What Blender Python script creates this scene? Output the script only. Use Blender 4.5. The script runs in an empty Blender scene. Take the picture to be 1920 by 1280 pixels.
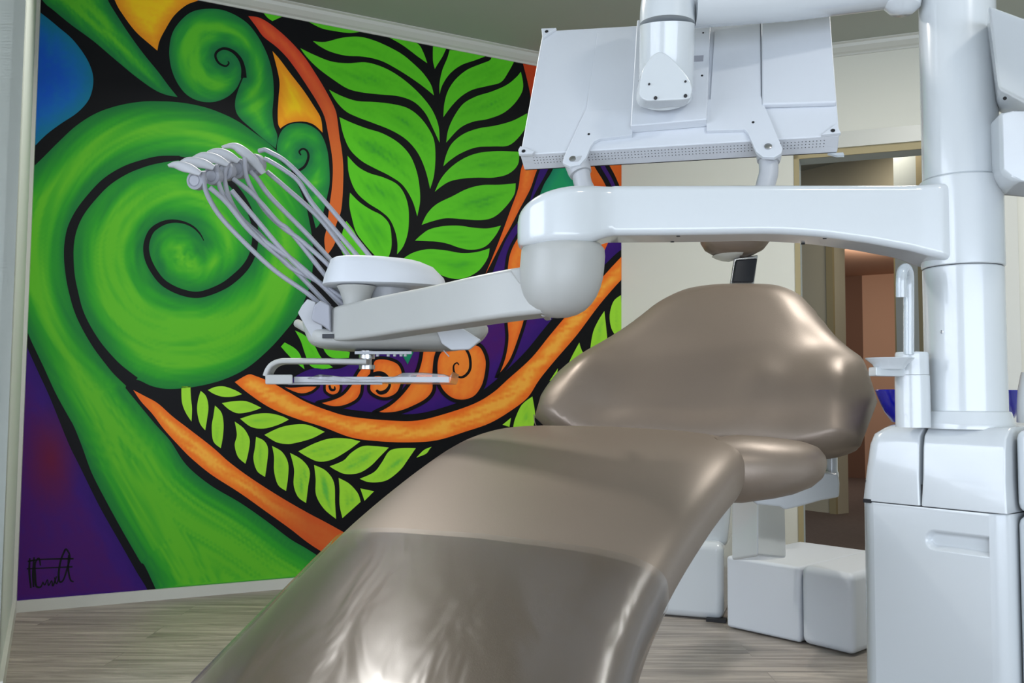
import bpy, bmesh, math, random
import numpy as np
from mathutils import Vector, Matrix, noise
from mathutils.geometry import delaunay_2d_cdt
PI = math.pi
random.seed(7)
SC = bpy.context.scene
COL = SC.collection

# ------------------------------------------------------------------ camera
FPX, CH = 1700.0, 0.80
pitch = math.atan(105 / FPX)
Fw = Vector((0, math.cos(pitch), math.sin(pitch)))
U0 = Vector((0, -math.sin(pitch), math.cos(pitch)))
R0 = Vector((1, 0, 0))
tr = math.atan(0.007)
Rt = R0 * math.cos(tr) + U0 * math.sin(tr)
Up = U0 * math.cos(tr) - R0 * math.sin(tr)
CAM = Vector((0, 0, CH))
cd = bpy.data.cameras.new('camera')
cam = bpy.data.objects.new('camera', cd)
COL.objects.link(cam)
cam.matrix_world = Matrix(((Rt.x, Up.x, -Fw.x, 0), (Rt.y, Up.y, -Fw.y, 0), (Rt.z, Up.z, -Fw.z, CH), (0, 0, 0, 1)))
cd.sensor_width = 36
cd.lens = FPX / 1920 * 36
cd.clip_start = 0.02
SC.camera = cam

def ray(x, y):
    return Fw + Rt * ((x - 960) / FPX) + Up * ((640 - y) / FPX)
def at(x, y, D):
    return CAM + ray(x, y) * D
def hit(x, y, P, n):
    d = ray(x, y)
    return CAM + d * ((P - CAM).dot(n) / d.dot(n))
def floorpt(x, y, z=0.0):
    return hit(x, y, Vector((0, 0, z)), Vector((0, 0, 1)))

# ------------------------------------------------------------------ materials
def lin(c):
    return tuple(((v / 255) / 12.92 if v / 255 <= 0.04045 else ((v / 255 + 0.055) / 1.055) ** 2.4) for v in c)
def pbr(name, rgb, rough=0.5, metal=0.0, coat=0.0, bump=0.0, bscale=200, var=0.0, vscale=3.0, spec=0.5, sheen=0.0):
    m = bpy.data.materials.new(name); m.use_nodes = True
    nt = m.node_tree; b = nt.nodes['Principled BSDF']
    c = lin(rgb) + (1,)
    b.inputs['Base Color'].default_value = c
    b.inputs['Roughness'].default_value = rough
    b.inputs['Metallic'].default_value = metal
    b.inputs['Coat Weight'].default_value = coat
    b.inputs['Coat Roughness'].default_value = 0.06
    b.inputs['Specular IOR Level'].default_value = spec
    tc = nt.nodes.new('ShaderNodeTexCoord')
    if var > 0:
        nz = nt.nodes.new('ShaderNodeTexNoise'); nz.inputs['Scale'].default_value = vscale
        nz.inputs['Detail'].default_value = 4
        nt.links.new(tc.outputs['Object'], nz.inputs['Vector'])
        mr = nt.nodes.new('ShaderNodeMapRange')
        mr.inputs['To Min'].default_value = 1 - var; mr.inputs['To Max'].default_value = 1 + var
        nt.links.new(nz.outputs['Fac'], mr.inputs['Value'])
        mx = nt.nodes.new('ShaderNodeVectorMath'); mx.operation = 'SCALE'
        mx.inputs[0].default_value = c[:3]
        nt.links.new(mr.outputs['Result'], mx.inputs['Scale'])
        nt.links.new(mx.outputs['Vector'], b.inputs['Base Color'])
    if bump > 0:
        nz = nt.nodes.new('ShaderNodeTexNoise'); nz.inputs['Scale'].default_value = bscale
        nz.inputs['Detail'].default_value = 3
        nt.links.new(tc.outputs['Object'], nz.inputs['Vector'])
        bp = nt.nodes.new('ShaderNodeBump'); bp.inputs['Strength'].default_value = bump
        bp.inputs['Distance'].default_value = 0.002
        nt.links.new(nz.outputs['Fac'], bp.inputs['Height'])
        nt.links.new(bp.outputs['Normal'], b.inputs['Normal'])
    return m
M = {}
M['white'] = pbr('gloss_white_lacquer', (200, 205, 208), 0.2, coat=0.45, bump=0.12, bscale=14, var=0.01)
M['offwhite'] = pbr('satin_white_plastic', (168, 169, 166), 0.42, bump=0.03, bscale=300, var=0.01)
M['mwhite'] = pbr('satin_white_metal', (202, 206, 212), 0.5, bump=0.03, bscale=400, var=0.01)
M['grey'] = pbr('grey_silicone', (150, 152, 161), 0.45, var=0.03, vscale=20)
M['lgrey'] = pbr('light_grey_plastic', (172, 174, 178), 0.4, var=0.02)
M['dark'] = pbr('dark_gap', (18, 18, 22), 0.6, var=0.05)
M['steel'] = pbr('brushed_steel', (190, 190, 192), 0.25, metal=1.0, bump=0.05, bscale=300)
M['leather'] = pbr('taupe_upholstery', (133, 119, 106), 0.42, metal=0.4, bump=0.10, bscale=500, var=0.02, vscale=6, spec=0.6)
M['wallw'] = pbr('white_wall_paint', (196, 202, 196), 0.85, bump=0.05, bscale=80, var=0.01)
M['cream'] = pbr('cream_wall_paint', (216, 215, 204), 0.8, bump=0.05, bscale=80, var=0.01)
M['beige'] = pbr('beige_wall_paint', (190, 182, 158), 0.8, bump=0.05, bscale=80, var=0.01)
M['tan'] = pbr('tan_door_frame', (164, 150, 112), 0.6, var=0.03)
M['ceil'] = pbr('ceiling_paint', (168, 172, 163), 0.9, bump=0.04, bscale=60, var=0.01)
M['trim'] = pbr('white_gloss_trim', (200, 200, 192), 0.35, var=0.01)
M['brown'] = pbr('brown_wall_paint', (120, 88, 70), 0.8, var=0.04)
M['pink'] = pbr('peach_wall_paint', (205, 165, 138), 0.8, var=0.02)
M['blue'] = pbr('cobalt_glass', (18, 22, 150), 0.05, coat=0.5, var=0.02)
M['black'] = pbr('black_plastic', (22, 24, 34), 0.3, var=0.05)

def wood_mat(name, c1, c2, c3, ang, plank=(1.2, 0.16)):
    m = bpy.data.materials.new(name); m.use_nodes = True
    nt = m.node_tree; b = nt.nodes['Principled BSDF']; L = nt.links
    tc = nt.nodes.new('ShaderNodeTexCoord')
    mp = nt.nodes.new('ShaderNodeMapping'); mp.inputs['Rotation'].default_value = (0, 0, ang)
    L.new(tc.outputs['Object'], mp.inputs['Vector'])
    br = nt.nodes.new('ShaderNodeTexBrick')
    br.inputs['Scale'].default_value = 1.0
    br.inputs['Brick Width'].default_value = plank[0]; br.inputs['Row Height'].default_value = plank[1]
    br.inputs['Mortar Size'].default_value = 0.0012; br.inputs['Mortar Smooth'].default_value = 0.2
    br.offset = 0.37
    br.inputs['Color1'].default_value = (0.35, 0.35, 0.35, 1); br.inputs['Color2'].default_value = (0.65, 0.65, 0.65, 1)
    br.inputs['Mortar'].default_value = (0.15, 0.15, 0.15, 1)
    L.new(mp.outputs['Vector'], br.inputs['Vector'])
    mp2 = nt.nodes.new('ShaderNodeMapping'); mp2.inputs['Scale'].default_value = (1.6, 24, 1)
    L.new(mp.outputs['Vector'], mp2.inputs['Vector'])
    ad = nt.nodes.new('ShaderNodeVectorMath'); ad.operation = 'ADD'
    sc = nt.nodes.new('ShaderNodeVectorMath'); sc.operation = 'SCALE'; sc.inputs['Scale'].default_value = 40
    L.new(br.outputs['Color'], sc.inputs[0]); L.new(mp2.outputs['Vector'], ad.inputs[0]); L.new(sc.outputs['Vector'], ad.inputs[1])
    nz = nt.nodes.new('ShaderNodeTexNoise'); nz.inputs['Scale'].default_value = 1.0
    nz.inputs['Detail'].default_value = 8; nz.inputs['Roughness'].default_value = 0.68; nz.inputs['Distortion'].default_value = 1.2
    L.new(ad.outputs['Vector'], nz.inputs['Vector'])
    cr = nt.nodes.new('ShaderNodeValToRGB')
    e = cr.color_ramp.elements
    e[0].position = 0.3; e[0].color = lin(c1) + (1,)
    e[1].position = 0.72; e[1].color = lin(c3) + (1,)
    k = e.new(0.5); k.color = lin(c2) + (1,)
    L.new(nz.outputs['Fac'], cr.inputs['Fac'])
    mx = nt.nodes.new('ShaderNodeMix'); mx.data_type = 'RGBA'; mx.blend_type = 'OVERLAY'
    mx.inputs['Factor'].default_value = 0.35
    L.new(cr.outputs['Color'], mx.inputs['A']); L.new(br.outputs['Color'], mx.inputs['B'])
    L.new(mx.outputs['Result'], b.inputs['Base Color'])
    b.inputs['Roughness'].default_value = 0.45
    bp = nt.nodes.new('ShaderNodeBump'); bp.inputs['Strength'].default_value = 0.2; bp.inputs['Distance'].default_value = 0.002
    L.new(nz.outputs['Fac'], bp.inputs['Height']); L.new(bp.outputs['Normal'], b.inputs['Normal'])
    return m
M['floor'] = wood_mat('grey_oak_planks', (112, 104, 97), (152, 143, 134), (192, 181, 169), 0.0)

def film_mat():
    m = bpy.data.materials.new('clear_plastic_film'); m.use_nodes = True
    nt = m.node_tree; L = nt.links
    b = nt.nodes['Principled BSDF']; out = nt.nodes['Material Output']
    nt.nodes.remove(b); b = nt.nodes.new('ShaderNodeBsdfGlossy'); b.inputs['Color'].default_value = (.92, .92, .93, 1)
    b.inputs['Roughness'].default_value = 0.2
    tr_ = nt.nodes.new('ShaderNodeBsdfTransparent')
    fr = nt.nodes.new('ShaderNodeFresnel'); fr.inputs['IOR'].default_value = 1.36
    tc = nt.nodes.new('ShaderNodeTexCoord')
    nz = nt.nodes.new('ShaderNodeTexNoise'); nz.inputs['Scale'].default_value = 9; nz.inputs['Distortion'].default_value = 0.8
    mp = nt.nodes.new('ShaderNodeMapping'); mp.inputs['Scale'].default_value = (1.6, 0.35, 1.0)
    mp.inputs['Rotation'].default_value = (0, 0, 0.3)
    L.new(tc.outputs['Object'], mp.inputs['Vector']); L.new(mp.outputs['Vector'], nz.inputs['Vector'])
    bp = nt.nodes.new('ShaderNodeBump'); bp.inputs['Strength'].default_value = 0.5; bp.inputs['Distance'].default_value = 0.006
    L.new(nz.outputs['Fac'], bp.inputs['Height'])
    L.new(bp.outputs['Normal'], b.inputs['Normal']); L.new(bp.outputs['Normal'], fr.inputs['Normal'])
    ad = nt.nodes.new('ShaderNodeMath'); ad.operation = 'MULTIPLY_ADD'; ad.use_clamp = True; ad.inputs[1].default_value = 0.75; ad.inputs[2].default_value = 0.04
    L.new(fr.outputs['Fac'], ad.inputs[0])
    mx = nt.nodes.new('ShaderNodeMixShader')
    L.new(ad.outputs[0], mx.inputs['Fac']); L.new(tr_.outputs[0], mx.inputs[1]); L.new(b.outputs[0], mx.inputs[2])
    L.new(mx.outputs[0], out.inputs['Surface'])
    return m
M['film'] = film_mat()

def glassy():
    m = bpy.data.materials.new('milky_glass'); m.use_nodes = True
    b = m.node_tree.nodes['Principled BSDF']
    b.inputs['Base Color'].default_value = lin((214, 222, 228)) + (1,)
    b.inputs['Roughness'].default_value = 0.06; b.inputs['Transmission Weight'].default_value = 0.45
    b.inputs['Coat Weight'].default_value = 0.6
    return m
M['glass'] = glassy()
def mural_mat():
    m = bpy.data.materials.new('mural_paint'); m.use_nodes = True
    nt = m.node_tree; b = nt.nodes['Principled BSDF']; L = nt.links
    a = nt.nodes.new('ShaderNodeAttribute'); a.attribute_name = 'pigment'
    L.new(a.outputs['Color'], b.inputs['Base Color'])
    b.inputs['Roughness'].default_value = 0.5
    b.inputs['Specular IOR Level'].default_value = 0.15
    tc = nt.nodes.new('ShaderNodeTexCoord')
    nz = nt.nodes.new('ShaderNodeTexNoise'); nz.inputs['Scale'].default_value = 60
    L.new(tc.outputs['Object'], nz.inputs['Vector'])
    bp = nt.nodes.new('ShaderNodeBump'); bp.inputs['Strength'].default_value = 0.08; bp.inputs['Distance'].default_value = 0.002
    L.new(nz.outputs['Fac'], bp.inputs['Height']); L.new(bp.outputs['Normal'], b.inputs['Normal'])
    return m
M['mural'] = mural_mat()

# ------------------------------------------------------------------ object helpers
def tag(o, label=None, cat=None, group=None, kind=None):
    if label: o['label'] = label
    if cat: o['category'] = cat
    if group: o['group'] = group
    if kind: o['kind'] = kind
    return o
def thing(name, loc, label, cat, group=None):
    o = bpy.data.objects.new(name, None); COL.objects.link(o)
    o.location = loc; o.empty_display_size = 0.05
    return tag(o, label, cat, group)
def root_loc(o):
    while o.parent: o = o.parent
    return o.location.copy()
def obj(name, bm, mat, parent=None, smooth=38, label=None):
    """bm carries WORLD coordinates"""
    me = bpy.data.meshes.new(name)
    if parent is not None:
        bmesh.ops.translate(bm, verts=bm.verts, vec=-root_loc(parent))
    bmesh.ops.recalc_face_normals(bm, faces=bm.faces)
    bm.to_mesh(me); bm.free()
    me.materials.append(mat)
    if smooth:
        me.polygons.foreach_set('use_smooth', [True] * len(me.polygons))
        me.set_sharp_from_angle(angle=math.radians(smooth))
    o = bpy.data.objects.new(name, me); COL.objects.link(o)
    if smooth and smooth <= 50:
        wn = o.modifiers.new('weighted', 'WEIGHTED_NORMAL'); wn.keep_sharp = True; wn.weight = 90
    if parent is not None: o.parent = parent
    if label: o['label'] = label
    return o
def struct(name, bm, mat, smooth=38):
    o = obj(name, bm, mat, None, smooth); o['kind'] = 'structure'; return o
def new(): return bmesh.new()
def add_loft(bm, rings, close=True, cap=True):
    vr = [[bm.verts.new(p) for p in r] for r in rings]
    n = len(rings[0])
    for a, b in zip(vr, vr[1:]):
        for i in range(n if close else n - 1):
            j = (i + 1) % n
            bm.faces.new((a[i], a[j], b[j], b[i]))
    if cap:
        bm.faces.new(vr[0]); bm.faces.new(list(reversed(vr[-1])))
    return vr
def cr(p0, p1, p2, p3, t):
    return 0.5 * ((2 * p1) + (p2 - p0) * t + (2 * p0 - 5 * p1 + 4 * p2 - p3) * t * t + (3 * p1 - p0 - 3 * p2 + p3) * t ** 3)
def smooth_path(pts, k=6):
    pts = [Vector(p) for p in pts]; o = []
    n = len(pts)
    for i in range(n - 1):
        p0 = pts[max(i - 1, 0)]; p3 = pts[min(i + 2, n - 1)]
        for j in range(k): o.append(cr(p0, pts[i], pts[i + 1], p3, j / k))
    o.append(pts[-1]); return o
def add_tube(bm, pts, r, n=12, k=6, cap=True):
    """pts list of Vector or (Vector, r)"""
    if k > 1:
        four = [Vector((p.x, p.y, p.z, rr)) for p, rr in [(q if isinstance(q, tuple) else (q, r)) for q in pts]]
        sm = smooth_path4(four, k)
    else:
        sm = [(Vector(q[0]), q[1]) if isinstance(q, tuple) else (Vector(q), r) for q in pts]
    rings = []; prev = None
    for i, (p, rr) in enumerate(sm):
        a = sm[max(i - 1, 0)][0]; b = sm[min(i + 1, len(sm) - 1)][0]
        t = (b - a).normalized()
        if prev is None:
            prev = t.orthogonal().normalized()
        u = (prev - t * prev.dot(t)).normalized(); prev = u
        v = t.cross(u)
        rings.append([p + (u * math.cos(2 * PI * j / n) + v * math.sin(2 * PI * j / n)) * rr for j in range(n)])
    add_loft(bm, rings, cap=cap)
def smooth_path4(pts, k):
    o = []; n = len(pts)
    for i in range(n - 1):
        p0 = pts[max(i - 1, 0)]; p3 = pts[min(i + 2, n - 1)]
        for j in range(k): o.append(cr(p0, pts[i], pts[i + 1], p3, j / k))
    o.append(pts[-1])
    return [(Vector(p[:3]), p[3]) for p in o]
def add_lathe(bm, prof, origin, axis=(0, 0, 1), n=48, cap=True):
    """prof: (r, h) along the axis"""
    ax = Vector(axis).normalized(); u = ax.orthogonal().normalized(); v = ax.cross(u)
    rings = [[Vector(origin) + ax * h + (u * math.cos(2 * PI * j / n) + v * math.sin(2 * PI * j / n)) * max(r, 1e-4) for j in range(n)] for r, h in prof]
    add_loft(bm, rings, cap=cap)
def do_bevel(bm, w, seg=3, ang=30):
    if w <= 0: return
    es = [e for e in bm.edges if len(e.link_faces) == 2 and e.calc_face_angle(0) > math.radians(ang)]
    bmesh.ops.bevel(bm, geom=es, offset=w, segments=seg, profile=0.5, affect='EDGES', clamp_overlap=True)
def hexa(p8, bev=0.0, seg=3):
    """p8: bottom 4 (ring) then top 4"""
    bm = new(); v = [bm.verts.new(p) for p in p8]
    for f in ((3, 2, 1, 0), (4, 5, 6, 7), (0, 1, 5, 4), (1, 2, 6, 5), (2, 3, 7, 6), (3, 0, 4, 7)):
        bm.faces.new([v[i] for i in f])
    bmesh.ops.recalc_face_normals(bm, faces=bm.faces)
    do_bevel(bm, bev, seg)
    return bm
def box(c, s, bev=0.0, rz=0.0, seg=3):
    R = Matrix.Rotation(rz, 3, 'Z'); c = Vector(c)
    q = [(-1, -1), (1, -1), (1, 1), (-1, 1)]
    return hexa([c + R @ Vector((a * s[0] / 2, b * s[1] / 2, z * s[2] / 2)) for z in (-1, 1) for a, b in q], bev, seg)
def prism(poly, vec, bev=0.0, seg=3):
    bm = new(); a = [bm.verts.new(p) for p in poly]; b = [bm.verts.new(Vector(p) + vec) for p in poly]
    n = len(a)
    bm.faces.new(list(reversed(a))); bm.faces.new(b)
    for i in range(n): bm.faces.new((a[i], a[(i + 1) % n], b[(i + 1) % n], b[i]))
    bmesh.ops.recalc_face_normals(bm, faces=bm.faces)
    do_bevel(bm, bev, seg)
    return bm
def merge(bm, other):
    me = bpy.data.meshes.new('tmp'); other.to_mesh(me); other.free(); bm.from_mesh(me); bpy.data.meshes.remove(me)
def sgn_pow(x, e): return math.copysign(abs(x) ** e, x)
def sring(c, ax, ay, e=0.4, n=40):
    """superellipse ring, ax / ay = half axes vectors"""
    return [c + ax * sgn_pow(math.cos(2 * PI * j / n), e) + ay * sgn_pow(math.sin(2 * PI * j / n), e) for j in range(n)]

# ------------------------------------------------------------------ 2-D outline tools
def spl(poly, k=5, corner=52):
    """closed smooth outline through the points, tips kept sharp"""
    P = [Vector((p[0], p[1])) for p in poly]; n = len(P)
    isc = []
    for i in range(n):
        a = (P[i] - P[i - 1]); b = (P[(i + 1) % n] - P[i])
        if a.length < 1e-6 or b.length < 1e-6: isc.append(True); continue
        isc.append(abs(a.angle_signed(b)) > math.radians(corner))
    out = []
    for i in range(n):
        p1 = P[i]; p2 = P[(i + 1) % n]
        p0 = p1 if isc[i] else P[i - 1]
        p3 = p2 if isc[(i + 1) % n] else P[(i + 2) % n]
        for j in range(k): out.append(cr(p0, p1, p2, p3, j / k))
    return out
def clip_half(poly, a, b):
    """keep the left side of a->b"""
    out = []; n = len(poly)
    f = lambda p: (b[0] - a[0]) * (p.y - a[1]) - (b[1] - a[1]) * (p.x - a[0])
    for i in range(n):
        p = poly[i]; q = poly[(i + 1) % n]; fp, fq = f(p), f(q)
        if fp >= 0: out.append(p)
        if (fp >= 0) != (fq >= 0): out.append(p + (q - p) * (fp / (fp - fq)))
    return out
def seg_dist(pts, poly, closed=True):
    A = np.array([(p.x, p.y) for p in poly]); B = np.roll(A, -1, 0)
    if not closed: A, B = A[:-1], B[:-1]
    d = np.full(len(pts), 1e9)
    for a, b in zip(A, B):
        ab = b - a; L = ab @ ab
        if L < 1e-9: continue
        t = np.clip(((pts - a) @ ab) / L, 0, 1)
        q = a + t[:, None] * ab
        d = np.minimum(d, ((pts - q) ** 2).sum(1))
    return np.sqrt(d)
def inside(pts, poly):
    A = np.array([(p.x, p.y) for p in poly]); B = np.roll(A, -1, 0)
    c = np.zeros(len(pts), bool); x, y = pts[:, 0], pts[:, 1]
    for (x1, y1), (x2, y2) in zip(A, B):
        if y1 == y2: continue
        m = ((y1 > y) != (y2 > y)) & (x < (x2 - x1) * (y - y1) / (y2 - y1) + x1)
        c ^= m
    return c
def fill(poly, step):
    """triangulate an outline with interior points; returns verts (n,2), tris"""
    q = [poly[0]]
    for p in poly[1:]:
        if (p - q[-1]).length > 0.15: q.append(p)
    if (q[-1] - q[0]).length < 0.15: q.pop()
    xs = [p.x for p in q]; ys = [p.y for p in q]
    gx = np.arange(min(xs), max(xs), step); gy = np.arange(min(ys), max(ys), step * 0.87)
    g = np.array([(x + (step / 2 if j % 2 else 0), y) for j, y in enumerate(gy) for x in gx]) if len(gx) and len(gy) else np.zeros((0, 2))
    if len(g):
        g = g[inside(g, q)]
    if len(g):
        g = g[seg_dist(g, q) > step * 0.45]
    vs = [Vector(p) for p in q] + [Vector(p) for p in g]
    n = len(q)
    r = delaunay_2d_cdt(vs, [(i, (i + 1) % n) for i in range(n)], [], 0, 1e-4)
    V = np.array([tuple(v) for v in r[0]]); T = [t for t in r[2] if len(t) == 3]
    if not T: return V, []
    Ta = np.array(T); c = V[Ta].mean(1)
    T = Ta[inside(c, q)]
    return V, T.tolist()

# ================================================================== THE ROOM
VPm = 4310 - 960
dm = Vector((VPm, FPX, 0)).normalized()                # along the mural wall
dl = Vector((dm.y, -dm.x, 0))                          # left wall, towards the camera
nm = dl.copy()                                         # mural wall faces the camera
CL = floorpt(24, 1148)                                 # room corner, left
t_ = (ray(1165, 750).x / ray(1165, 750).y)
s_ = (t_ * CL.y - CL.x) / (dm.x - t_ * dm.y)
CR = CL + dm * s_                                      # far corner
dr = Vector((4460, -1700, 0)).normalized()             # door wall, towards the right
nr = Vector((-dr.y, dr.x, 0)); nr = nr if nr.y < 0 else -nr
ZC = hit(500, 26, CL, nm).z                            # underside of the cornice
ZT = ZC + 0.055
def on_mural(x, y, off=0.0): return hit(x, y, CL, nm) + nm * off
def s_on(P0, d, px, y=750):
    k = ray(px, y).x / ray(px, y).y
    return (k * P0.y - P0.x) / (d.x - k * d.y)

def quad_bm(*quads):
    bm = new()
    for q in quads: bm.faces.new([bm.verts.new(p) for p in q])
    return bm
def wallslab(a, b, z0, z1, th, out):
    """vertical slab between floor points a and b, thickness away along 'out'"""
    a = Vector(a); b = Vector(b); o = out * th
    return hexa([Vector((p.x, p.y, z)) for z in (z0, z1) for p in (a, b, b + o, a + o)])

struct('floor', box((1.5, 5.0, -0.05), (14, 18, 0.1)), M['floor'], 0)
LWE = CL + dl * 1.12
WINA = LWE - dm * 0.95
WINB = Vector((-2.3, -2.4, 0))
RB = Vector((3.6, -2.4, 0))
DRE = CR + dr * 3.2
cz = ZT
struct('ceiling', prism([Vector((p[0], p[1], cz)) for p in ((CL - dm * .15 - dl * .15), (CR - dr * .02 - dl * .2), DRE, Vector((3.7, -2.5, 0)), Vector((-2.6, -2.5, 0)), WINA - dm * .3)], Vector((0, 0, .08))), M['ceil'], 0)
struct('wall_back', wallslab(CL - dm * .12, CR + dm * .05, 0, ZT, .12, -nm), M['cream'], 0)
struct('wall_left', wallslab(CL, LWE, 0, ZT, .12, -dm), M['wallw'], 0)
b_ = wallslab(LWE + dm * .0, WINA, 0, ZT, .1, -dl); struct('wall_left_return', b_, M['wallw'], 0)
# window wall with a real opening, left of and behind the camera
def split_wall(name, A, B, s0, s1, z0, z1, H, th, out, mat):
    d = (B - A).normalized(); L = (B - A).length
    bm = new()
    merge(bm, wallslab(A, A + d * s0, 0, H, th, out)); merge(bm, wallslab(A + d * s1, B, 0, H, th, out))
    if z0 > 0: merge(bm, wallslab(A + d * s0, A + d * s1, 0, z0, th, out))
    merge(bm, wallslab(A + d * s0, A + d * s1, z1, H, th, out))
    return struct(name, bm, mat, 0)
dw = (WINB - WINA).normalized(); ow = Vector((dw.y, -dw.x, 0)); ow = ow if ow.x < 0 else -ow
split_wall('wall_window', WINA, WINB, 0.45, 3.3, 0.22, 2.15, ZT, .12, ow, M['wallw'])
struct('wall_behind', wallslab(WINB, RB, 0, ZT, .1, Vector((0, -1, 0))), M['wallw'], 0)
struct('wall_right', wallslab(RB, DRE, 0, ZT, .1, Vector((1, 0, 0))), M['wallw'], 0)
def emis(name, rgb, s):
    m = bpy.data.materials.new(name); m.use_nodes = True; nt = m.node_tree
    nt.nodes.remove(nt.nodes['Principled BSDF'])
    e = nt.nodes.new('ShaderNodeEmission'); e.inputs['Color'].default_value = lin(rgb) + (1,); e.inputs['Strength'].default_value = s
    nt.links.new(e.outputs[0], nt.nodes['Material Output'].inputs['Surface']); return m
WZ0, WZ1 = 0.22, 2.15
wa = WINA + dw * .45 + ow * .09; wb = WINA + dw * 3.3 + ow * .09
pane = quad_bm([Vector((wa.x, wa.y, WZ0)), Vector((wb.x, wb.y, WZ0)), Vector((wb.x, wb.y, WZ1)), Vector((wa.x, wa.y, WZ1))])
wroot = struct('window_1', pane, emis('daylight_sky', (228, 238, 255), 6.8), 0)
bm = new()
nsl = 32
for i in range(nsl):
    z = WZ0 + (i + .5) * (WZ1 - WZ0) / nsl
    a = WINA + dw * .46 + ow * .045; b = WINA + dw * 3.29 + ow * .045
    w_ = ow * .017; h_ = Vector((0, 0, .015))
    merge(bm, hexa([Vector((p.x, p.y, z)) + o for o in (-Vector((0, 0, .001)), Vector((0, 0, .001))) for p, o2 in ((a, 0),) for p, o in ((a - w_, -h_ + o), (b - w_, -h_ + o), (b + w_, h_ + o), (a + w_, h_ + o))]))
bl = obj('window_blind', bm, M['trim'], None, 0); bl['kind'] = 'structure'

# added glowing sheet behind the camera, sized to brighten the unit and floor
M2 = emis('rear_fill_glow', (226, 238, 255), 4.5)
struct('rear_daylight_fill', quad_bm([Vector((-1.2, -2.38, .06)), Vector((3.3, -2.38, .06)), Vector((3.3, -2.38, 1.68)), Vector((-1.2, -2.38, 1.68))]), M2, 0)

# door wall (diagonal) with its opening
sL = s_on(CR, dr, 1499); sR = s_on(CR, dr, 1882)
PL = CR + dr * sL; PR = CR + dr * sR
headz = hit(1497, 285, CR, nr).z
bm = new()
merge(bm, wallslab(CR + dr * .0, PL, 0, ZT, .12, -nr))
merge(bm, wallslab(PR, DRE, 0, ZT, .12, -nr))
merge(bm, wallslab(PL, PR, headz, ZT, .12, -nr))
struct('wall_door', bm, M['cream'], 0)
# door frame
bm = new()
def trimbar(a, b, z0, z1, th, w=0.0):
    return wallslab(a, b, z0, z1, th, nr)
ah = 0.075
merge(bm, wallslab(PL + dr * .004, PR - dr * .004, headz, headz + ah, .018, nr))
merge(bm, wallslab(PR, PR + dr * .07, 0, headz + ah, .018, nr))
fr_ = struct('door_1', bm, M['trim'])
bm = new()
merge(bm, wallslab(PL, PL + dr * .012, 0, headz, .14, -nr))
merge(bm, wallslab(PR - dr * .012, PR, 0, headz, .14, -nr))
merge(bm, wallslab(PL, PR, headz - .03, headz, .14, -nr))
obj('door_jamb', bm, M['wallw'], fr_, 0)
bm = new(); merge(bm, wallslab(PL - dr * .012, PL + dr * .012, 0, headz, .006, nr)); merge(bm, wallslab(PL - dr * .012, PR, headz - .035, headz, .006, nr)); obj('jamb_edge', bm, M['tan'], fr_, 0)
# cornices
def cornice(name, A, d, n, L):
    prof = [(0, 0), (0.006, 0), (0.010, .008), (.02, .014), (.036, .032), (.040, .046), (.05, .050), (.05, .055), (0, .055)]
    bm = new(); rings = []
    for s in (0, L):
        rings.append([A + d * s + n * u + Vector((0, 0, ZC + v)) for u, v in prof])
    add_loft(bm, rings)
    return struct(name, bm, M['trim'], 0)
cornice('trim_1', CL, dm, nm, (CR - CL).length)
cornice('trim_2', CR, dr, nr, 3.1)
cornice('trim_3', CL, dl, dm, 1.12)
bm = wallslab(CL + dm * .004, CR, 0, .042, .012, nm); struct('baseboard_back', bm, M['trim'], 0)
bm = wallslab(CL, LWE, 0, .06, .012, dm); struct('baseboard_left', bm, M['trim'], 0)
bm = wallslab(CR + dr * .02, PL, 0, .05, .012, nr); struct('baseboard_door_wall', bm, M['trim'], 0)
bm = wallslab(CL + dl * .0, CL + dl * .10, .06, ZC, .012, dm); struct('trim_4', bm, M['trim'], 0)

# hallway behind the opening
CHh = ZT
def at_floor(px, D): return Vector((ray(px, 750).x * D / 1.0, D, 0))
def vpt(px, D):
    r = ray(px, 750); return Vector((r.x / r.y * D, D, 0))
H0 = vpt(1380, 7.1); H1 = vpt(1568, 6.38); H2 = vpt(1684, 5.95); H3 = vpt(1696, 5.9)
dh = (H3 - H0).normalized(); nh = Vector((-dh.y, dh.x, 0)); nh = nh if nh.y > 0 else -nh
dz = 2.02
bm = new()
merge(bm, wallslab(H0, H1, 0, CHh, .12, nh)); merge(bm, wallslab(H1, H2, dz, CHh, .12, nh))
merge(bm, wallslab(H2, H3 + dh * .0, 0, CHh, .12, nh))
struct('wall_hallway', bm, M['beige'], 0)
bm = new()
merge(bm, wallslab(H1 - dh * .055, H1, 0, dz + .06, .02, -nh)); merge(bm, wallslab(H2, H2 + dh * .055, 0, dz + .06, .02, -nh))
merge(bm, wallslab(H1, H2, dz, dz + .06, .02, -nh))
d2 = struct('door_2', bm, M['tan'], 0)
G0 = vpt(1694, 5.4); G1 = vpt(1726, 5.2); G2 = vpt(1742, 5.1); G3 = vpt(1960, 4.9)
struct('wall_hallway_end', wallslab(G0, G1, 0, CHh, .08, Vector((0, 1, 0))), M['wallw'], 0)
struct('trim_5', wallslab(G1, G2, 0, CHh, .08, Vector((0, 1, 0))), M['tan'], 0)
struct('wall_hallway_right', wallslab(G2, G3, 0, CHh, .08, Vector((0, 1, 0))), M['beige'], 0)
struct('ceiling_hallway', prism([Vector((p.x, p.y, CHh)) for p in (CR + dr * .1 - nr * .13, DRE - nr * .13, Vector((6, 12, 0)), Vector((.5, 12, 0)))], Vector((0, 0, .05))), M['ceil'], 0)
M['carpet'] = pbr('brown_hall_flooring', (98, 82, 72), 0.9, bump=0.3, bscale=120, var=0.25, vscale=40)
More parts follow.
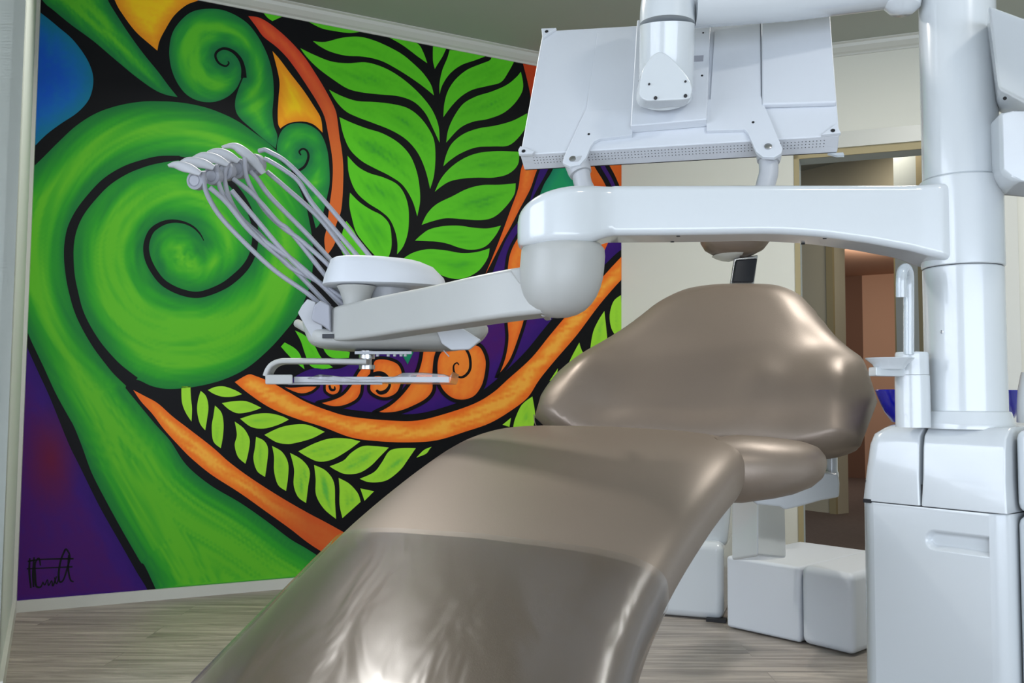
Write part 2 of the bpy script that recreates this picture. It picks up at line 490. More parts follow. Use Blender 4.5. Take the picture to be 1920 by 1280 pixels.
struct('floor_hallway', prism([Vector((p.x, p.y, .001)) for p in (PL - nr * .06, PR - nr * .06, Vector((6.5, 4, 0)), Vector((6.5, 12, 0)), Vector((.8, 12, 0)), CR - nr * .2 + dr * .2)], Vector((0, 0, .004))), M['carpet'], 0)
# brown room beyond
B0 = vpt(1540, 9.5); B1 = vpt(1620, 9.3); B2 = vpt(1760, 8.9)
zb = at(1620, 515, 9.3).z
struct('wall_far_room', wallslab(B0, B1, 0, zb, .1, Vector((0, 1, 0))), M['brown'], 0)
struct('wall_far_room_right', wallslab(B1, B2, 0, zb, .1, Vector((0, 1, 0))), M['pink'], 0)
struct('ceiling_far_room', prism([Vector((p.x, p.y, zb)) for p in (vpt(1500, 6.9), vpt(1800, 6.3), vpt(1800, 9.6), vpt(1500, 9.8))], Vector((0, 0, .05))), M['pink'], 0)
hl = vpt(1900, 6.6)
struct('wall_hallway_side', wallslab(H3 + dh * 0.01 + nh * .12, H3 + dh * .01 + nh * 3.6, 0, zb, .05, dh), M['pink'], 0)

# ================================================================== THE MURAL
def Z(sc, ox, oy):
    return lambda *p: [(ox + sc * p[i], oy + sc * p[i + 1]) for i in range(0, len(p), 2)]
Z1 = Z(.33596, 0, 0); Z2 = Z(.33596, 0, 400); Z3 = Z(.375, 0, 800); Z4 = Z(.35417, 500, 0)
Z5 = Z(.35417, 500, 430); Z6 = Z(.3594, 500, 820); PX = Z(1, 0, 0)
mv, mf, mc = [], [], []
WQ = [Vector((66.5, -8)), Vector((24.0, 1131)), Vector((1164.5, 1035)), Vector((1164.5, 153)), Vector((510, 25.5)), Vector((300, -15.5))]
def wall_quad():
    p = [on_mural(x, y) for x, y in ()]
    return p
# exact wall rectangle in wall coordinates
Lm = (CR - CL).length
def px_wall(px, py, lay):
    P = on_mural(px, py)
    s = min(max((P - CL).dot(dm), 0.0), Lm); z = min(max(P.z, .04), ZC + .01)
    return CL + dm * s + Vector((0, 0, z)) + nm * (.0006 + lay * .0004)
def wallpx(s, z):
    P = CL + dm * s + Vector((0, 0, z)) - CAM
    f = P.dot(Fw); return Vector((960 + FPX * P.dot(Rt) / f, 640 - FPX * P.dot(Up) / f))
WR = [wallpx(0, .042), wallpx(Lm, .042), wallpx(Lm, ZC + .01), wallpx(0, ZC + .01)]
def clipwall(poly):
    for i in range(4):
        a, b = WR[i], WR[(i + 1) % 4]
        c = (WR[0] + WR[2]) / 2
        if (b.x - a.x) * (c.y - a.y) - (b.y - a.y) * (c.x - a.x) < 0: a, b = b, a
        poly = clip_half(poly, a, b)
        if len(poly) < 3: return []
    return poly
def mixc(a, b, t):
    return tuple(x + (y - x) * t for x, y in zip(a, b))
STY = {
    'koru': dict(edge=(26, 116, 56), mid=(46, 156, 42), hi=(94, 184, 40), w=52, step=5, nz=.55),
    'koru2': dict(edge=(30, 118, 66), mid=(44, 154, 56), hi=(92, 190, 46), w=30, step=4, nz=.5),
    'leaf': dict(edge=(92, 200, 36), mid=(82, 188, 34), hi=(52, 150, 48), w=26, step=5, nz=.5),
    'leaf2': dict(edge=(160, 222, 56), mid=(148, 212, 54), hi=(98, 190, 70), w=14, step=4, nz=.5),
    'blue': dict(edge=(20, 120, 150), mid=(22, 110, 190), hi=(20, 92, 204), w=60, step=9, nz=.3),
    'yel': dict(edge=(240, 146, 30), mid=(250, 172, 34), hi=(254, 206, 30), w=26, step=5, nz=.4),
    'red': dict(edge=(206, 64, 40), mid=(220, 78, 46), hi=(230, 98, 50), w=12, step=6, nz=.4),
    'or': dict(edge=(240, 108, 34), mid=(246, 134, 42), hi=(252, 176, 66), w=18, step=5, nz=.8),
    'or2': dict(edge=(232, 98, 32), mid=(240, 116, 42), hi=(246, 138, 50), w=16, step=5, nz=.6),
    'pur': dict(edge=(50, 18, 108), mid=(60, 22, 116), hi=(72, 20, 104), w=40, step=9, nz=.4),
    'teal': dict(edge=(20, 124, 92), mid=(26, 146, 104), hi=(30, 156, 100), w=20, step=8, nz=.4),
    'blk': dict(edge=(15, 14, 18), mid=(15, 14, 18), hi=(15, 14, 18), w=10, step=400, nz=0),
}
seed_c = [0]
def paint(poly, style, lay=1, strokes=(), centre=None, tint=None, smooth=True):
    S = STY[style]; seed_c[0] += 1; sd = seed_c[0] * 7.3
    P = spl(poly) if smooth else [Vector(p) for p in poly]
    P0 = P; P = clipwall(P)
    if len(P) < 3: return
    V, T = fill(P, S['step'])
    if not len(T): return
    d = seg_dist(V, P0)
    for st in strokes: d = np.minimum(d, seg_dist(V, st, False) - 6)
    d = np.maximum(d, 0)
    c0 = V.mean(0); C = np.cov((V - c0).T); w, E = np.linalg.eigh(C); ax = E[:, 1]; ay = E[:, 0]
    base = len(mv)
    for i, p in enumerate(V):
        mv.append(px_wall(p[0], p[1], lay))
        t = min(d[i] / S['w'], 1.0)
        q = p - c0
        if centre:
            r = math.hypot(p[0] - centre[0], p[1] - centre[1]); a = math.atan2(p[1] - centre[1], p[0] - centre[0])
            g_ = min(max((p[1] - 640) / 110, 0), 1) if (style == 'koru' and (p[1] - 700) * .75 > (p[0] - 250) * .62 - 40 or style == 'koru' and p[0] < 110 and p[1] > 640) else 0
            k = noise.noise(Vector((r * .075, math.cos(a) * 1.3 + sd, math.sin(a) * 1.3))) * .8 + noise.noise(Vector((r * .19, math.cos(a) * 2.0 + sd, math.sin(a) * 2.0))) * .5
            if g_ > 0: k = k * (1 - g_) + g_ * (noise.noise(Vector((d[i] * .16, p[1] * .008, sd))) * .8 + noise.noise(Vector((d[i] * .45, p[1] * .012, sd + 4))) * .45)
        else:
            k = noise.noise(Vector((q @ ax * .02, q @ ay * .16, sd))) * .9 + noise.noise(Vector((q @ ax * .05, q @ ay * .45, sd + 9))) * .5
        if style.startswith('leaf'):
            t2 = min(max(t * .8 + k * S['nz'] * 1.2 - .25, 0), 1)
        else:
            t2 = min(max(t + k * S['nz'] * (.35 + .65 * t), 0), 1)
        c = mixc(S['edge'], S['mid'], t2 * 2) if t2 < .5 else mixc(S['mid'], S['hi'], t2 * 2 - 1)
        if tint: c = tint(p, c)
        mc.append(lin([min(max(v, 0), 255) for v in c]) + (1.0,))
    for t3 in T: mf.append([base + j for j in t3])
def sm2(pts, k=6):
    P = [Vector((p[0], p[1], p[2] if len(p) > 2 else 6, 0)) for p in pts]; o = []
    n = len(P)
    for i in range(n - 1):
        for j in range(k): o.append(cr(P[max(i - 1, 0)], P[i], P[i + 1], P[min(i + 2, n - 1)], j / k))
    o.append(P[-1]); return o
def stroke(pts, lay=2, rgb=(9, 9, 13)):
    S = sm2(pts); base = len(mv); n = len(S)
    for i, p in enumerate(S):
        a = S[max(i - 1, 0)]; b = S[min(i + 1, n - 1)]
        t = Vector((b.x - a.x, b.y - a.y)); t = t.normalized() if t.length > 1e-6 else Vector((1, 0))
        nn = Vector((-t.y, t.x)) * max(p.z, .6) / 2
        for s in (1, -1):
            mv.append(px_wall(p.x + nn.x * s, p.y + nn.y * s, lay)); mc.append(lin(rgb) + (1.0,))
    for i in range(n - 1):
        k = base + 2 * i; mf.append([k, k + 1, k + 3, k + 2])
def outline(poly, w=7, lay=2):
    P = [(p.x, p.y, w) for p in spl(poly)]; P.append(P[0]); stroke_raw(P, lay)
def stroke_raw(P, lay):
    base = len(mv); n = len(P)
    for i, p in enumerate(P):
        a = P[max(i - 1, 0)]; b = P[min(i + 1, n - 1)]
        t = Vector((b[0] - a[0], b[1] - a[1])); t = t.normalized() if t.length > 1e-6 else Vector((1, 0))
        nn = Vector((-t.y, t.x)) * p[2] / 2
        for s in (1, -1):
            mv.append(px_wall(p[0] + nn.x * s, p[1] + nn.y * s, lay)); mc.append(lin((9, 9, 13)) + (1.0,))
    for i in range(n - 1):
        k = base + 2 * i; mf.append([k, k + 1, k + 3, k + 2])

# black ground
b0 = len(mv)
for s, z in ((0, .042), (Lm, .042), (Lm, ZC + .01), (0, ZC + .01)):
    mv.append(CL + dm * s + Vector((0, 0, z)) + nm * .0006); mc.append(lin((9, 9, 13)) + (1.0,))
mf.append([b0, b0 + 1, b0 + 2, b0 + 3])

paint(Z1(195,60,250,90,330,155,400,215,460,290,500,360,520,430,515,500,490,565,430,630,340,690,260,750,190,820,132,890,60,890,60,60), 'blue')
paint(PX(40,-60,79,0,101,20,134,47,175,77,215,111,255,144,289,168,312,178,333,182,316,161,296,134,269,101,242,64,218,27,202,0,185,-40,160,-90), 'koru2')
paint(PX(190,-70,215,0,232,30,255,60,282,84,295,95,299,77,309,57,326,30,349,10,372,1,400,-10,420,-70), 'yel')
hk = Z1(1358,400,1345,440,1318,495,1270,540,1200,568,1120,566,1050,535,1000,480,965,410,948,340,945,270,960,190,1000,125,1060,72,1130,52,1220,52,1300,78,1380,130,1440,205,1485,290,1512,370,1525,450,1527,540,1520,630,1528,700,1548,760,1538,828,1470,775,1400,715,1340,660,1315,615,1313,560,1330,500,1350,450,1366,415)
st_hk = [(457,146,11),(456,128,8),(450,111,7),(437,97,6),(420,91,5),(407,97,5),(404,107,4.5),(411,119,4),(423,124,3.5),(429,119,3),(427,115,2)]
paint(hk, 'koru2', centre=(415, 108), strokes=[[Vector(p[:2]) for p in st_hk]])
stroke(st_hk)
paint(Z1(1520,285,1560,330,1620,410,1690,500,1750,590,1790,660,1800,740,1750,695,1690,678,1620,685,1580,705,1565,718,1552,690,1550,620,1555,540,1560,460,1545,380), 'yel')
paint(Z1(1385,90,1430,150,1470,205,1540,260,1600,320,1660,400,1720,490,1770,570,1810,650,1830,740) + PX(622,290,624,319,622,354,617,390,613,425,608,450,612,480,628,455) + Z4(365,1200,390,1130,400,1060,405,960,405,880,398,800,385,720,375,640) + Z1(1870,610,1820,510,1760,410,1700,320,1620,230,1530,150,1450,100), 'red',
      tint=lambda p, c: mixc(c, (212, 104, 46), min(max((p[1] - 120) / 160, 0), 1)))
sk = PX(519,279,521,262,529,244,544,233,565,231,585,237,602,252,613,279,617,309,618,343,613,370,607,395,600,418,592,428,588,412,582,392,572,365,562,345,556,330,559,321,545,316,530,308,521,295)
st_sk = [(556,322,5),(571,312,5),(578,296,4.5),(576,284,4),(568,279,3.5),(561,284,3.5),(564,291,2.5)]
paint(sk, 'koru2', centre=(568, 292), strokes=[[Vector(p[:2]) for p in st_sk]])
stroke(st_sk)
# the big fern coil
spiral = [(337,296,8),(300,299,13),(270,306,14),(235,319,16),(201,340,17),(174,367,17),(150,398,17),(136,427,18),(130,455,18),(129,484,18),(132,518,17),(138,548,17),(147,581,16),(161,612,16),(181,645,17),(202,672,19),(222,694,22),(250,718,26)]
spir2 = [(336,297,8),(370,304,9),(405,320,10),(431,342,11),(449,362,11),(464,387,11),(475,414,11),(479,441,12),(474,474,12),(462,498,13),(442,519,14),(415,538,13),(376,552,12),(345,549,12),(315,536,12),(296,519,12),(279,490,12),(274,462,11),(282,436,10),(298,422,9),(318,415,7),(340,416,5),(360,424,4),(374,437,3),(382,451,1.5)]
big = PX(40,330,52,322,77,299,111,265,144,235,181,212,222,198,262,191,296,190,336,192,380,200,417,213,447,228,477,249,504,269,524,289,540,310,553,335,565,362,574,388,580,415,585,445,587,475,586,505,581,535,571,562,558,591,534,622,504,655,464,689,420,711,370,724,319,729,286,724,258,712,240,715,235,727,262,760,292,796,319,826,349,871,394,909,450,942,499,976,544,1010,581,1032,650,1078,820,1200,900,1500,460,1500,292,1104,262,1051,232,999,199,939,172,886,154,837,139,800,128,780,104,736,81,686,60,642,44,605,31,583,0,575,0,330)
paint(big, 'koru', centre=(345, 480), strokes=[[Vector(p[:2]) for p in spiral], [Vector(p[:2]) for p in spir2]])
stroke(spiral); stroke(spir2)
def purt(p, c):
    d = math.hypot((p[0] - 95) / 60, (p[1] - 860) / 110); return mixc((104, 20, 60), c, min(d, 1))
paint(PX(10,590,30,601,50,649,71,696,94,746,128,830,150,875,187,950,225,1017,255,1070,280,1115,280,1160,0,1160), 'pur', tint=purt)
paint(PX(250,731,269,741,296,756,323,780,353,803,397,837,431,867,472,897,525,931,577,961,624,986,720,1040,680,1080,589,1025,544,991,502,961,450,924,397,890,360,860,337,837,307,804,286,776,265,753), 'or',
      tint=lambda p, c: mixc(c, (196, 78, 36), min(max((p[0] - 450) / 160, 0), .8)))
K = PX(440,716,464,736,504,763,551,783,605,800,659,820,712,827,766,829,819,825,872,809,918,793,957,770,989,745,1010,713,1038,678,1081,628,1123,572,1163,526,1200,490,1200,445,1163,483,1130,519,1102,554,1067,586,1031,628,996,671,953,710,925,735,890,756,836,775,783,788,730,788,659,781,617,770,571,752,535,731,505,715,480,705,465,702)
paint(K, 'or', 3)
# purple field with curls
paint(PX(536,722,560,742,600,758,660,768,730,775,783,775,836,762,885,743,915,724,945,698,985,659,1020,616,1055,575,1092,541,1125,505,1150,480,1190,440,1190,380,1040,380,960,430,905,560,880,600,760,640,700,655,640,690,590,690,556,704), 'pur', 1)
def orb(poly, st='or2', lay=4, w=6):
    paint(poly, st, lay); outline(poly, w, lay + 1)
# upright flame strips
orb(PX(971,440,955,470,949,500,948,540,948,598,950,635,944,671,930,708,943,696,960,671,976,628,985,598,992,560,1010,500,1020,440,1040,400,1000,400), 'or2')
orb(PX(1020,395,1010,440,1000,420,940,500,909,516,925,485,943,450,957,425,975,390,994,354,1006,320,1030,270,1050,200,1062,118,978,112,988,150,995,185,997,220,992,260,984,295,976,320,971,354,957,393,936,450,909,516), 'or2') if False else None
F1 = PX(978,112,988,150,995,185,997,220,992,260,984,295,976,320,971,354,957,393,936,450,909,516,925,485,943,450,957,425,975,390,994,354,1006,320,1030,270,1050,200,1064,118)
paint(F1, 'or2', 4, tint=lambda p, c: mixc((196, 66, 30), c, min(max((p[1] - 180) / 140, 0), 1)))
paint(PX(1012,318,1030,270,1050,210,1066,210,1046,270,1026,320,1004,360,988,395,998,360), 'pur', 4)
paint(PX(1036,318,1052,275,1066,230,1080,260,1072,318,1090,360,1050,380,1010,370,1020,345), 'teal', 4)
paint(PX(1096,220,1170,220,1170,345,1164,350,1100,350,1085,300), 'or2', 4, tint=lambda p, c: mixc(c, (206, 84, 26), .6))
stroke([(1100,250,30),(1125,305,26),(1142,335,24),(1160,375,22)], 5); stroke([(1102,250,9),(1126,305,8),(1144,337,7),(1160,372,6)], 6, (60, 26, 108))
paint(PX(1120,430,1141,452,1133,470,1126,460,1110,440), 'or2', 4)
# curls
C1 = Z5(900,800,893,740,897,690,912,650,945,625,1000,610,1060,600,1120,608,1150,640,1168,700,1160,780,1140,840,1100,890,1040,910,980,900,930,860)
paint(C1, 'or2', 5); outline(C1, 7, 6)
stroke([(872,652,5),(880,668,5),(881,690,5),(873,703,5),(862,707,4),(852,700,4),(850,686,3),(856,680,2.5),(860,684,2)], 7)
C2 = Z5(820,640,900,610,905,640,892,690,885,780,885,850,850,900,780,940,700,970,620,978,565,968,640,930,700,880,750,820,790,760,810,700)
paint(C2, 'or2', 4); outline(C2, 7, 5)
C3s = Z5(600,690,540,690,490,740,470,770,450,810,400,870,330,900,262,915,330,940,400,940,470,910,500,870,512,810,560,760)
paint(C3s, 'or2', 4); outline(C3s, 6, 5)
C3 = Z5(540,820,545,860,590,890,640,895,690,870,715,820,722,760,700,710,650,685,590,680,560,700,555,760)
paint(C3, 'or2', 6); outline(C3, 6, 7)
stroke([(694,708,5),(702,701,8),(716,701,9),(727,709,6),(730,722,5),(723,733,7),(712,736,7),(705,731,4)], 8)
C4s = Z5(60,815,120,830,200,825,280,825,240,860,180,874,110,850)
paint(C4s, 'or2', 4); outline(C4s, 5, 5)
C4 = Z5(305,830,310,860,345,880,380,868,393,835,385,800,340,785,310,800)
paint(C4, 'or2', 5); outline(C4, 5, 6)
stroke([(617,722,4),(620,730,5),(627,730,4),(627,724,2)], 7)
paint(PX(752,660,764,683,776,658,770,650,755,650), 'teal', 4)
# upper fern leaves
LV = [
 Z4(225,118,330,125,420,145,500,168,440,175,360,165,290,150), Z4(-20,66,40,60,90,85,30,112,5,95), Z4(600,180,640,195,720,240,800,300,850,335,830,280,800,232,730,200),
 Z4(245,218,310,222,400,200,490,195,570,215,650,250,720,290,780,340,830,390,870,450,885,505,830,460,760,410,680,360,600,320,510,300,420,295,340,275,280,245),
 Z4(178,255,250,290,340,325,430,335,520,330,600,350,680,390,760,450,830,520,880,590,910,670,915,755,880,680,840,600,780,540,700,510,600,500,510,490,430,470,350,420,270,360,210,300),
 Z4(330,475,400,510,480,535,570,540,660,550,740,570,800,610,850,670,885,740,893,830,885,930,865,1000,840,900,800,810,740,740,660,690,560,650,480,620,420,590,370,540),
 Z4(385,620,450,650,530,680,610,705,690,750,750,810,785,880,805,960,812,1060,797,1145,770,1060,720,980,650,930,570,890,500,850,440,790,405,710),
 Z4(428,825,480,880,540,915,620,940,690,975,730,1030,750,1100,752,1180,744,1245,722,1305,690,1346,692,1290,680,1225,650,1160,600,1115,530,1070,470,1010,435,920),
 PX(656,361,674,379,695,393,716,404,730,421,734,446,733,468,725,490,712,488,698,474,684,458,668,436,660,410,655,385), PX(649,414,663,432,672,450,688,482,690,500,660,500,640,470,641,440),
 Z4(880,245,950,258,930,300,905,340,890,365,880,320), Z4(968,265,1050,275,1160,298,1100,320,1030,345,970,390,930,450,915,500,915,440,930,370,955,310),
 Z4(1190,300,1310,325,1280,380,1240,435,1170,455,1090,475,1030,510,980,560,935,620,940,550,960,480,1000,420,1060,370,1130,340,1180,320),
 Z4(1345,380,1357,440,1350,490,1310,550,1250,600,1170,630,1090,645,1020,680,950,755,960,690,990,620,1040,550,1110,510,1190,485,1270,450,1320,410),
 Z4(1378,600,1375,660,1340,720,1280,770,1200,775,1110,780,1030,810,975,845,935,880,950,820,980,760,1040,710,1120,680,1210,665,1300,640),
 Z4(1335,803,1330,870,1280,920,1200,940,1120,940,1040,945,970,960,920,990,890,1015,920,950,970,890,1040,840,1120,810,1220,800),
 Z4(1318,970,1310,1030,1260,1100,1200,1150,1130,1165,1040,1160,950,1155,880,1170,820,1190,850,1130,900,1080,980,1040,1060,1000,1140,980,1230,978),
 PX(939,423,930,440,915,458,900,466,880,468,860,464,840,457,820,453,800,452,778,451,790,440,805,430,830,424,860,423,890,427,915,428),
 Z5(1180,100,1170,150,1130,210,1080,245,1020,262,960,255,900,230,850,195,790,170,715,160,770,125,850,105,940,110,1030,125,1110,120),
 Z5(790,208,860,228,930,280,950,305,900,300,840,260),
 Z5(150,535,200,560,250,610,290,680,350,730,290,740,230,720,200,650,180,590), Z5(75,620,95,598,150,630,180,670,200,740,150,700,110,660), Z5(290,600,370,625,440,650,435,680,350,680,310,650),
]
for p in LV: paint(p, 'leaf')
LB = [
 PX(1133,583,1122,600,1112,622,1107,650,1107,664,1139,640,1136,610), PX(1164,553,1150,565,1143,590,1146,615,1156,632,1168,625), PX(1086,642,1072,668,1060,694,1085,678,1097,668,1090,655), PX(1046,690,1030,714,1042,708),
 PX(998,743,978,759,966,784,962,800,1000,800,1003,775), PX(958,783,942,796,955,800), PX(340,724,357,724,358,746,360,766,359,790,348,773,341,753),
 Z2(1120,990,1150,1020,1163,1080,1155,1150,1145,1210,1115,1170,1100,1100,1105,1040), PX(403,760,415,773,419,793,418,817,414,840,400,827,397,800,400,780), PX(440,790,457,803,467,820,468,833,464,855,460,869,446,856,440,834,444,815),
 Z3(1280,50,1320,70,1340,110,1335,180,1325,250,1285,220,1267,160,1275,100), Z3(1360,95,1410,125,1440,180,1440,250,1430,320,1390,290,1370,220,1370,150), Z3(1450,130,1510,165,1548,220,1540,300,1530,380,1490,350,1468,290,1470,210),
 Z3(1570,190,1630,220,1670,280,1675,380,1680,460,1620,410,1580,340,1578,260), Z6(375,210,430,240,475,290,490,335,440,380,395,420,380,350,380,270), Z6(488,265,560,280,510,330,500,300),
 Z2(1160,985,1200,968,1250,965,1310,985,1350,1008,1300,1022,1240,1022,1190,1005), Z2(1238,1058,1300,1048,1370,1047,1430,1070,1458,1085,1400,1105,1330,1115,1280,1095), Z2(1340,1145,1420,1120,1500,1115,1570,1130,1612,1150,1550,1180,1470,1200,1400,1190),
 Z2(1475,1235,1560,1195,1640,1178,1720,1180,1812,1218,1740,1255,1650,1280,1600,1286,1540,1275), Z6(165,72,250,30,330,5,420,5,488,20,420,70,340,115,270,125,210,100),
 Z6(328,150,400,120,440,80,500,45,570,45,637,52,590,100,540,150,480,185,410,190,360,170), Z6(485,215,560,180,600,130,640,70,700,55,778,55,740,110,700,165,640,215,590,232,530,232), Z6(780,105,820,65,860,48,850,60,830,85),
]
for p in LB: paint(p, 'leaf2')
me = bpy.data.meshes.new('wall_mural'); me.from_pydata([tuple(v) for v in mv], [], mf); me.update()
ca = me.color_attributes.new('pigment', 'FLOAT_COLOR', 'POINT')
ca.data.foreach_set('color', np.array(mc, dtype=np.float32).ravel())
me.materials.append(M['mural'])
mural = bpy.data.objects.new('wall_mural', me); COL.objects.link(mural)
tag(mural, 'large painted wall mural of green fern coils, orange bands and purple fields', 'mural')
# signature, its own painted mark
mv, mf, mc = [], [], []
for s in ([(52,1052,3),(80,1048,2.5),(138,1047,3)], [(50,1066,2.5),(90,1064,2),(136,1062,3)], [(56,1046,3),(55,1070,4),(58,1102,3)], [(64,1044,3),(62,1075,4),(63,1100,3)], [(76,1060,2.5),(73,1046,3),(66,1056,3),(66,1080,4),(68,1098,4),(76,1100,3),(80,1092,2)],
          [(80,1090,2.5),(84,1096,2.5),(89,1086,2),(91,1097,2.5),(97,1088,2),(99,1098,3),(106,1080,2.5)], [(122,1030,3.5),(114,1050,3.5),(110,1075,4),(112,1090,3.5),(119,1086,3),(127,1062,3.5),(131,1042,3),(124,1029,3.5),(120,1036,2)], [(129,1040,3),(128,1066,3.5),(132,1086,3),(138,1090,2.5)], [(102,1082,2),(106,1094,2.5),(111,1080,2)]):
    stroke(s, 3, (12, 10, 16))
me = bpy.data.meshes.new('signature'); me.from_pydata([tuple(v) for v in mv], [], mf)
ca = me.color_attributes.new('pigment', 'FLOAT_COLOR', 'POINT'); ca.data.foreach_set('color', np.array(mc, dtype=np.float32).ravel())
me.materials.append(M['mural'])
sg = bpy.data.objects.new('signature', me); COL.objects.link(sg); sg.parent = mural
sg['label'] = 'black hand-painted signature in the lower corner'

# ================================================================== DENTAL UNIT
DC = 1.92
colc = at(1810, 700, DC)                      # on the column axis
cx, cy = colc.x, colc.y
def zof(py, D, px=1810): return at(px, py, D).z
rC = 70.5 / FPX * DC
A_ = at(1889, 965, 1.75); B_ = at(1609, 938, 1.985)
fu = Vector((B_.x - A_.x, B_.y - A_.y, 0)); fl = fu.length; fu.normalize()
fd = Vector((-fu.y, fu.x, 0)); fd = fd if fd.y > 0 else -fd       # into the cabinet
Axy = Vector((A_.x, A_.y, 0))
zs = A_.z; zt = .748
unit = thing('dental_unit', Axy + fu * .15 + fd * .2, 'glossy white dental unit cabinet with a tall round column rising from its top', 'dental unit')
dep = .46
def cab(t0, t1, d0, d1, z0, z1, bev, taper=0.0):
    b4 = [Axy + fu * t0 + fd * d0, Axy + fu * t1 + fd * d0, Axy + fu * t1 + fd * d1, Axy + fu * t0 + fd * d1]
    c = sum(b4, Vector()) / 4
    return [p + Vector((0, 0, z0)) for p in b4], [c + (p - c) * (1 - taper) + Vector((0, 0, z1)) for p in b4]
# cabinet body: front face is a grid so the recessed pill handle is real
bm = new()
def body_profile():
    r = .035; pts = []
    W0, W1 = 0.0, fl
    cs = [(W1 - r, r, PI / 2, 0)]
    def arc(cx_, cy_, a0, a1, n=7):
        return [(cx_ + r * math.cos(a0 + (a1 - a0) * i / n), cy_ + r * math.sin(a0 + (a1 - a0) * i / n)) for i in range(n + 1)]
    p = []
    p += arc(W1 - r, r, -PI / 2, 0); p += arc(W1 - r, dep - r, 0, PI / 2); p += arc(.012 * 0 + r, dep - r, PI / 2, PI); p += arc(r, r, PI, 1.5 * PI)
    return p
bp_ = body_profile()
def plan(p, z, k=1.0):
    u = fl / 2 + (p[0] - fl / 2) * k; v = dep / 2 + (p[1] - dep / 2) * k
    return Axy + fu * u + fd * v + Vector((0, 0, z))
def arc_i(n): return n
hp0 = hit(1735, 1015, A_, fd); hp1 = hit(1873, 1022, A_, fd)
hc = (hp0 + hp1) / 2; hu = (hc - Axy).dot(fu); hw = abs((hp1 - hp0).dot(fu)) / 2; hh = .0205
# side shell (everything except the flat front)
rings = []
for z in (0.0, .004, zs - .008, zs - .003, zs - .001):
    k = .992 if z in (zs - .001,) else 1.0
    rings.append([plan(p, z, k) for p in bp_])
vr = [[bm.verts.new(p) for p in r] for r in rings]
n = len(bp_)
for a, b in zip(vr, vr[1:]):
    for i in range(n - 1): bm.faces.new((a[i], a[i + 1], b[i + 1], b[i]))
bm.faces.new(vr[-1]); bm.faces.new(list(reversed(vr[0])))
# front grid
r_ = .035; nu, nz_ = 90, 150
us = np.linspace(r_, fl - r_, nu + 1); zz = [0, .1, .2, .3] + list(np.linspace(zs - .20, zs - .008, 90)) + [zs - .003, zs - .001]
grid = []
for z in zz:
    row = []
    for u in us:
        dx = max(abs(u - hu) - (hw - hh), 0); dzp = z - hc.z
        sd = math.hypot(dx, dzp) - hh
        t = min(max(-sd / .010, 0), 1); t = t * t * (3 - 2 * t)
        k = 0.0012 if z == zs - .001 else 0
        row.append(bm.verts.new(Axy + fu * u + fd * (.012 * t + k) + Vector((0, 0, z))))
    grid.append(row)
for a, b in zip(grid, grid[1:]):
    for i in range(nu): bm.faces.new((a[i], b[i], b[i + 1], a[i + 1]))
obj('cabinet_body', bm, M['white'], unit, 40)
# top cover in pieces with real gaps
def cover(t0, t1, d0, d1, r=.012, tapL=0.0):
    bm = new(); rings = []
    for z, ins in ((zs + .0008, .0012), (zs + .002, 0), (zs + .06, .003), (zt - .045, .007), (zt - .022, .013), (zt - .009, .027), (zt - .002, .038), (zt, .05)):
        a, b = t0 + min(ins, .003), t1 - (ins if tapL else min(ins, .003)) - (tapL * (z - zs) / (zt - zs))
        c, d = d0 + ins, d1 - ins
        rr = .03 if tapL else .004
        ring = []
        for (u, v, a0) in ((b, d, 0), (a, d, PI / 2), (a, c, PI), (b, c, 1.5 * PI)):
            q = rr if (u == b and tapL) else .004
            su = -1 if u == b else 1; sv = -1 if v == d else 1
            for i in range(6):
                an = a0 + PI / 2 * i / 5
                ring.append(Axy + fu * (u + su * q + q * math.cos(an)) + fd * (v + sv * q + q * math.sin(an)) + Vector((0, 0, z)))
        rings.append(ring)
    add_loft(bm, rings)
    return bm
tS = s_on(Axy, fu, 1724, 870)
obj('top_cover', cover(tS + .0015, fl, 0, dep, tapL=.010), M['white'], unit, 40)
obj('top_cover', cover(0.001, tS - .0015, 0, dep), M['white'], unit, 40)
obj('gap_shadow', prism([Axy + fu * u + fd * v + Vector((0, 0, zs - .006)) for u, v in ((.012, .012), (fl - .012, .012), (fl - .012, dep - .012), (.012, dep - .012))], Vector((0, 0, .05))), M['dark'], unit, 0)
# neighbouring module to the right
bm = new()
a0_, a1_ = cab(-.004, -.34, .05, dep, 0, zs - .001, 0)
merge(bm, hexa(a0_ + a1_, .006))
a0_, a1_ = cab(-.004, -.34, .05, dep, zs + .003, zt - .004, 0)
merge(bm, hexa(a0_ + a1_, .012))
bm.free()
bm = new()
n_ = fd
q = [Axy - fu * .003 + fd * .03, Axy - fu * .003 + fd * dep, Axy - fu * .30 + fd * dep, Axy - fu * .30 + fd * .03]
merge(bm, hexa([p + Vector((0, 0, z)) for z in (0, zs - .001) for p in q], .02)); 
obj('side_module', bm, M['white'], unit)
obj('side_module_cover', hexa([p + Vector((0, 0, z)) for z in (zs + .001, zt - .002) for p in q], .02), M['white'], unit)
obj('notch', hexa([B_ - fu * t + fd * v + Vector((0, 0, z)) for z in (-.003, .005) for t, v in ((.012, -.0006), (.03, -.0006), (.03, .004), (.012, .004))]), M['dark'], unit, 0)
